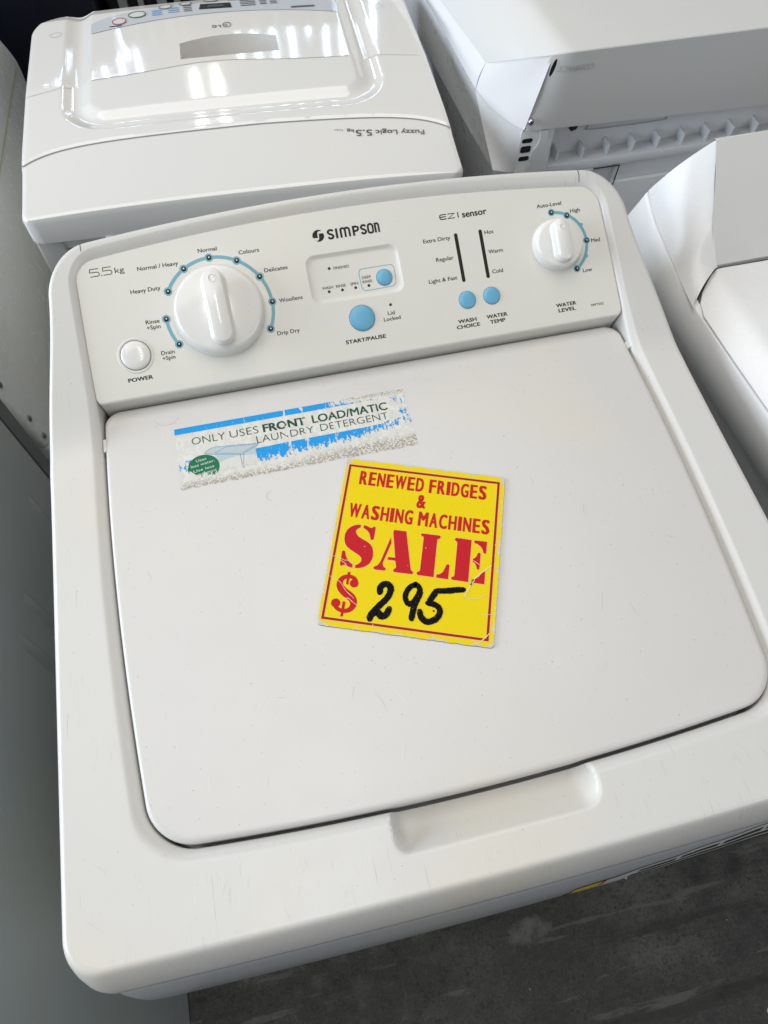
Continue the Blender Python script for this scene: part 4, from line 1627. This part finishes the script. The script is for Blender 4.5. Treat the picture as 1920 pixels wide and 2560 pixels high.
V, F = fit_text("COMPACT", 0, .046, 0, .0075, 0)
V2 = [Vector((.6535 - p.x, 0, -.0175 - p.y)) for p in V]


def cover_y(x, z):
    dz = droop(x)
    t = max(0, (-z - .0014 - dz) / (.1005 - dz + .011 * (x - .583) / .36))
    return (.7656 + 1.594 * dz) * (1 - t) + .7725 * t


q.add([(p.x, cover_y(p.x, p.z) - .0005, p.z) for p in V2], F)
q.flat("embossed_lettering", plastic("relief shade grey", (.52, .52, .51), .4, 0, 900, .02), cover, up=(0, -1, 0))  # letters share the cover's colour; relief shading painted as darker grey
q = MB()
q.add([Vector((.6005 + .0052 * math.cos(t * .2618) * .55 + .0040 * math.sin(t * .2618) * .5, .7695, -.019 + .0105 * math.sin(t * .2618))) for t in range(24)], [tuple(range(24))])
q.flat("finger_slot", M_gap, cover, up=(0, -1, 0))
q = MB()
for r, y in ((.0042, .7725), (.0042, .7705), (.0034, .7690), (.0012, .7688)):
    q.V += [Vector((.5875 + r * math.cos(t * .3927), y, -.0885 + r * math.sin(t * .3927))) for t in range(16)]
q.F = [[k * 16 + i, k * 16 + (i + 1) % 16, (k + 1) * 16 + (i + 1) % 16, (k + 1) * 16 + i] for k in range(3) for i in range(16)] + [list(range(48, 64))]
q.M = [0] * len(q.F)
scr = q.build("screw", plain("zinc screw", (.55, .56, .57), .3, 1.0), cover, smooth=50)
q = MB()
for a in (.4, 1.97):
    V, F = ribbon([(-.0024 * math.cos(a), -.0024 * math.sin(a)), (.0024 * math.cos(a), .0024 * math.sin(a))], .0010)
    q.add([(.5875 + p.x, .7686 - .0001 * a, -.0885 + p.y) for p in V], F)
q.build("cross_slot", M_blk, scr, smooth=0)
q = MB()   # side wall, corner and back frame of the cabinet
V, F = surf([[(.539, .8610, -.0950), (.534, .95, -.0950), (.5275, 1.085, -.0950), (.49, 1.5, -.0950)], [(.545, .825, -.130), (.540, .91, -.130), (.533, 1.02, -.130), (.498, 1.5, -.130)], [(.552, .786, -.165), (.546, .86, -.165), (.540, .94, -.165), (.506, 1.5, -.165)]])
q.add(V, F)
V, F = surf([[(.539, .8610, -.0950), (.551, .8335, -.1010), (.566, .8015, -.1030), (.581, .7765, -.102)], [(.545, .825, -.130), (.556, .806, -.132), (.567, .788, -.133), (.580, .7762, -.133)], [(.552, .786, -.165), (.561, .782, -.165), (.570, .778, -.165), (.579, .7760, -.165)]])
q.add(V, F)
q.add([(.552, .786, -.165), (.540, .94, -.165), (.506, 1.5, -.165), (.58, .80, -.30), (.58, .94, -.30), (.58, 1.5, -.30), (.58, .80, ZF), (.58, .94, ZF), (.58, 1.5, ZF)],
      [(0, 1, 4, 3), (1, 2, 5, 4), (3, 4, 7, 6), (4, 5, 8, 7)])
q.add([(.552, .786, -.165), (.579, .776, -.165), (.579, .776, ZF), (.58, .80, -.30), (.58, .80, ZF)], [(0, 1, 2, 3), (3, 2, 4)])
q.build("cabinet", plastic("white side sheet", (.78, .79, .80), .3, .05, 500, .03), br, smooth=50)
q = MB()
q.box(.5795, .627, .7765, .80, ZF, -.104)
q.box(.627, 1.25, .803, .83, ZF, -.100)
q.box(.627, 1.25, .779, .806, -.1795, -.1660)
q.box(.627, .704, .7785, .806, -.30, -.1805)
q.box(.744, 1.25, .784, .806, -.210, -.1805)
q.box(.744, 1.25, .7785, .806, ZF, -.2105)
q.box(.704, .744, .790, .806, ZF, -.185)
for k in range(9):
    x = .645 + .0385 * k
    q.box(x - .0016, x + .0016, .784, .8035, -.1662, -.149)
bev(q.build("back_panel", M_brc, br), .0007, 2)
for k, (z0, z1) in enumerate(((-.122, -.1155), (-.1365, -.1265), (-.149, -.142))):
    q = MB()
    L_ = box_loop(.5825, .5975, z0, z1, .003, 5)
    q.add([(p.x, .7759, p.y) for p in L_], [tuple(range(len(L_)))])
    q.flat("vent_slot", M_gap, br, up=(0, -1, 0))
for x in (.668, .942):
    q = MB()
    q.add([(x + .0075 * math.cos(t), .8024, -.126 + .0075 * math.sin(t) * 1.1) for t in (.3, 1.5, 2.4, 3.4, 4.5, 5.5)], [tuple(range(6))])
    q.flat("fixing_hole", plain("brown dark hole", (.04, .025, .015), .8), br, up=(0, -1, 0))
q = MB()
V, F = poly_fill([[(.606, -.105), (.6165, -.105), (.6175, -.122), (.620, -.128), (.6245, -.133), (.6262, -.142), (.6262, -.30), (.5985, -.30), (.5985, -.142), (.600, -.134), (.6045, -.128), (.6068, -.121)]])
n_ = len(V)
q.add([(p.x, .7735, p.y) for p in V] + [(p.x, .7775, p.y) for p in V], F + [[0 + i, (i + 1) % 12, 12 + (i + 1) % 12, 12 + i] for i in range(12)])
q.build("hose_channel", M_brc, br, smooth=40)
q = MB()
P = catmull([(.690, -.112), (.690, -.129), (.697, -.1345), (.80, -.1355), (.808, -.130), (.809, -.112)], 5)
V, F = ribbon(P, .0020)
q.add([(p.x, .8021, p.y) for p in V], F)
q.flat("pressed_outline", plastic("pressed line", (.46, .48, .51), .5, 0, 900, .02), br, up=(0, -1, 0))
q = MB()
V, F = ribbon([(.704, -.1805), (.744, -.1805), (.744, -.214)], .0020)
q.add([(p.x, .7776, p.y) for p in V], F)
q.flat("latch_gap", M_gap, br, up=(0, -1, 0))

# ---- washer on the right, facing the same way ----
rm = root("washing_machine", (0.95, 0.2, ZF), "white machine at the right edge with sloping grey console and flat lid", "washing machine", "second-hand washing machines")
M_rw = plastic("smooth white plastic", (.80, .80, .795), .28, .03, 900, .01, .08)
M_rg = plastic("light grey console plastic", (.66, .655, .635), .42, .08, 900, .02, .15)
SEAM = [(.604, .372, -.012), (.601, .40, -.0095), (.600, .43, -.0045), (.600, .475, .003), (.600, .505, .0150), (.603, .545, .016)]
q = MB()
SA = catmull([(.6005, .366, -.0118), (.6006, .40, -.0092), (.6003, .43, -.0045), (.6003, .475, .0035), (.6005, .503, .0150)], 10)
TA = catmull([(.6340, .4005, .0030), (.6326, .412, .0125), (.6322, .43, .0285), (.6372, .464, .0535), (.6418, .489, .0755)], 10)
rows_ = []
for a, b in zip(SA, TA):
    rows_.append([a.lerp(b, i / 12) + Vector((-.0035, -.001, .003)) * math.sin(math.pi * i / 12) for i in range(13)])
# concave front edge towards the lid
for i in range(13):
    w_ = i / 12
    rows_[0][i] = rows_[0][i] + Vector((-.003 * math.sin(math.pi * w_), .0035 * math.sin(math.pi * w_), .0))
rows_.append([Vector((p.x + .004, p.y + .010, p.z - .022)) for p in rows_[-1]])
rows_.append([Vector((p.x + .004, p.y + .012, -.12)) for p in rows_[-1]])
q.add([p for r in rows_ for p in r], [(t * 13 + i, t * 13 + i + 1, (t + 1) * 13 + i + 1, (t + 1) * 13 + i) for t in range(len(rows_) - 1) for i in range(12)])
cap = q.build("end_cap", M_rw, rm, smooth=70)
q = MB()
N_ = 30
rowsR = []
for t in range(13):
    s = t / 12
    y = .4030 + .085 * s
    z = .0032 + .0722 * s + .0035 * math.sin(s * math.pi)
    e = [(.4005, .6348), (.412, .6328), (.43, .6323), (.468, .6388), (.489, .6423)]
    for (ya, xa), (yb_, xb_) in zip(e[:-1], e[1:]):
        if ya <= y <= yb_:
            xl = xa + (xb_ - xa) * (y - ya) / (yb_ - ya)
    xl -= .0022
    rowsR.append([Vector((xl + (1.35 - xl) * i / N_, y + (.012 * i / N_), z)) for i in range(N_ + 1)])
rowsR.append([p + Vector((0, .004, -.0015)) for p in rowsR[-1]])
rowsR.append([p + Vector((0, .006, -.018)) for p in rowsR[-1]])
rowsR.append([Vector((p.x, p.y + .006, -.12)) for p in rowsR[-1]])
rowsR.insert(0, [p + Vector((0, .0008, -.006)) for p in rowsR[0]])
q.add([p for r in rowsR for p in r], [(t * (N_ + 1) + i, t * (N_ + 1) + i + 1, (t + 1) * (N_ + 1) + i + 1, (t + 1) * (N_ + 1) + i) for t in range(len(rowsR) - 1) for i in range(N_)])
cons = q.build("console", M_rg, rm, smooth=40)
q = MB()
V, F = poly_fill([[(0, 0), (.3, 0), (.3, .034), (.004, .034), (.0005, .031), (-.001, .026)]])
q.add([(.7005 + p.x, .4555 + .03 * p.y / .034 + .004 * p.x, .0032 + .0722 * (.0525 + .03 * p.y / .034) / .085 + .0052) for p in V], F)
q.flat("console_window", plain("dark console window", (.10, .10, .09), .25), cons, up=(0, -.6, .8))
q = MB()
ST = [(.4012, .6345, -.0012, .6375), (.3975, .629, -.0030, .638), (.391, .6225, -.0052, .6383), (.383, .6155, -.0082, .6386), (.372, .6095, -.0108, .6390), (.357, .6070, -.0125, .6395), (.30, .6115, -.0125, .6405), (.24, .6170, -.0125, .6415), (.10, .6290, -.0125, .645), (-.04, .641, -.0125, .650), (-.09, .6455, -.0125, .655)]
rws = []
for y, xl, zl, xt in ST:
    r_ = [Vector((xl, y, zl - .012)), Vector((xl, y, zl)), Vector((xl + (xt - xl) * .35, y, zl * .52)), Vector((xl + (xt - xl) * .75, y, zl * .14)), Vector((xt, y, -.0002)), Vector((xt + .004, y, 0.0002)), Vector((1.3, y, .0008)), Vector((1.35, y, -.02))]
    rws.append(r_)
q.add([p for r in rws for p in r], [(t * 8 + i, t * 8 + i + 1, (t + 1) * 8 + i + 1, (t + 1) * 8 + i) for t in range(len(rws) - 1) for i in range(7)] + [tuple(range(8))])
q.build("lid", M_rw, rm, smooth=30)
q = MB()
# side of the body: seam -> overhang crease -> wall
side = []
for (x, y, z), dx in (((.6455, -.09, -.015), 0), ((.6285, .10, -.015), 0), ((.6165, .24, -.0152), 0), ((.6065, .357, -.015), 0), ((.6035, .372, -.0135), 0), ((.601, .40, -.0105), 0), ((.6003, .43, -.0055), 0), ((.6003, .475, .002), 0), ((.6003, .503, .0135), 0), ((.604, .513, -.008), 0), ((.61, .53, -.05), 0)):
    cx_ = .6065 + .085 * (.40 - y)
    zt = -.072
    side.append([Vector((x + .006, y, z + .001)), Vector((x, y, z)), Vector((x - .0012, y, z - .0015)), Vector((x * .8 + cx_ * .2 - .0065, y, z * .8 + zt * .2)), Vector((x * .6 + cx_ * .4 - .0085, y, z * .52 + zt * .48)), Vector((x * .25 + cx_ * .75 - .0045, y, z * .22 + zt * .78)), Vector((cx_, y, zt)), Vector((cx_ + .004, y, zt - .004)), Vector((cx_ + .016, y, zt - .03)), Vector((cx_ + .020, y, -.4)), Vector((cx_ + .022, y, ZF))])
q.add([p for r in side for p in r], [(t * 11 + i, t * 11 + i + 1, (t + 1) * 11 + i + 1, (t + 1) * 11 + i) for t in range(len(side) - 1) for i in range(10)])
q.box(.675, 1.35, -.09, .520, ZF, -.03)
q.build("cabinet", plastic("white right cabinet", (.80, .805, .80), .33, .05, 600, .02, .15), rm, smooth=45)

# ---- two machines on the left, flanks turned to us ----
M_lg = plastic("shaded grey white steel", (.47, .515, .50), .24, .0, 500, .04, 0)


def flank(name, prof, x0, x1, mat, parent, b=.012):
    q = MB()
    n = len(prof)
    q.add([(x1, y, z) for y, z in prof] + [(x0, y, z) for y, z in prof], [tuple(range(n)), tuple(range(2 * n - 1, n - 1, -1))] + [(i, (i + 1) % n, n + (i + 1) % n, n + i) for i in range(n)])
    return bev(q.build(name, mat, parent), b, 4)


nl = root("appliance", (-.45, .1, ZF), "grey appliance at the lower left whose flank has pressed upright ribs", "appliance")
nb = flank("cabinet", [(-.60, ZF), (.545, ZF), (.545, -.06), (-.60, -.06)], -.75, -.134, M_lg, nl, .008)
for y0, za, zb in ((.472, -.285, -.41), (.334, -.268, -.42), (.280, -.257, -.41)):
    q = MB()
    rows = []
    for i in range(15):
        t = i / 14
        z = za + (zb - za) * t
        y = y0 - .014 * t
        hgt = .0055 * math.sin(math.pi * min(max(t, .02), .98)) ** .5
        rows.append([Vector((-.1345 + hgt * c, y + s, z)) for s, c in ((-.011, 0), (-.007, .35), (-.003, .92), (.0, 1), (.003, .92), (.007, .35), (.011, 0))])
    q.add([p for r in rows for p in r], [(t * 7 + i, t * 7 + i + 1, (t + 1) * 7 + i + 1, (t + 1) * 7 + i) for t in range(14) for i in range(6)])
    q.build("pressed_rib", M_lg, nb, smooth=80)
q = MB()
q.box(-.62, -.137, .549, .575, -.42, -.21)
bp = q.build("back_flange", plain("dull flange", (.22, .23, .225), .5), nl, smooth=0)
fl2 = root("washing_machine", (-.45, .95, ZF), "pale grey machine with rounded shaded flank, left of the glossy washer", "washing machine", "second-hand washing machines")
M_fl = plastic("pale shaded plastic", (.80, .825, .80), .26, .0, 700, .02, 0)


def fx(z):
    return -.134 - max(0.0, z + .36) * .15


q = MB()
pr = [(.598, -.36), (1.30, -.36), (1.348, -.333), (1.374, -.322), (1.392, -.302), (1.399, -.284), (1.3955, -.268), (1.389, -.253), (1.378, -.232), (1.345, -.200), (1.28, -.165), (.86, -.120), (.598, -.105)]
n = len(pr)
q.add([(fx(z), y, z) for y, z in pr] + [(-.75, y, z) for y, z in pr], [tuple(range(n)), tuple(range(2 * n - 1, n - 1, -1))] + [(i, (i + 1) % n, n + (i + 1) % n, n + i) for i in range(1, n)])
q.box(-.75, -.134, .598, 1.298, ZF, -.3602)
body = bev(q.build("cabinet", M_fl, fl2), .010, 4)
q = MB()
V, F = ribbon([(1.372, -.284), (1.361, -.279), (1.28, -.268), (1.196, -.258), (1.12, -.249), (1.046, -.240), (.90, -.222), (.61, -.19)], .0030)
q.add([(fx(p.y) + .0008, p.x, p.y) for p in V], F)
q.build("side_seam", plain("yellowed seam", (.56, .53, .38), .5), body, smooth=0)
for y, z in ((.622, -.245), (.612, -.31), (.606, -.345)):
    q = MB()
    q.add([(fx(z) + .0005, y + .004 * math.cos(t * .3927), z + .006 * math.sin(t * .3927)) for t in range(16)] + [(fx(z) + .0028, y + .0025 * math.cos(t * .3927), z + .004 * math.sin(t * .3927)) for t in range(16)], [(i, (i + 1) % 16, 16 + (i + 1) % 16, 16 + i) for i in range(16)] + [tuple(range(16, 32))])
    q.build("rivet", plain("dull rivet", (.30, .30, .29), .4, .6), body, smooth=50)

# ---- dark things behind ----
nv = root("fridge", (-.5, 1.85, ZF), "dark navy fridge cabinet standing behind the two left washers", "fridge")
q = MB()
q.box(-1.4, .008, 1.50, 2.1, ZF, .15)
bev(q.build("body", plain("dark navy enamel", (.006, .008, .016), .35), nv), .02)
q = MB()
q.box(-1.38, .0, 1.488, 1.4985, -.40, .14)
bev(q.build("door", plain("dark navy door", (.008, .010, .020), .3), nv), .006)
gr = root("fridge", (.3, 1.9, ZF), "dark fridge with pale upright slats, just behind the glossy washer", "fridge")
q = MB()
q.box(.02, .50, 1.56, 2.1, ZF, .15)
bev(q.build("body", plain("charcoal body", (.02, .021, .022), .5), gr), .01)
for k, x in enumerate((.045, .082, .118, .150, .30, .345, .44)):
    q = MB()
    w_ = (.016, .010, .018, .012, .006, .010, .012)[k]
    q.box(x, x + w_, 1.535, 1.558, -.6, .14)
    q.build("slat", plain("pale slat", (.30, .30, .30), .4), gr, smooth=0)
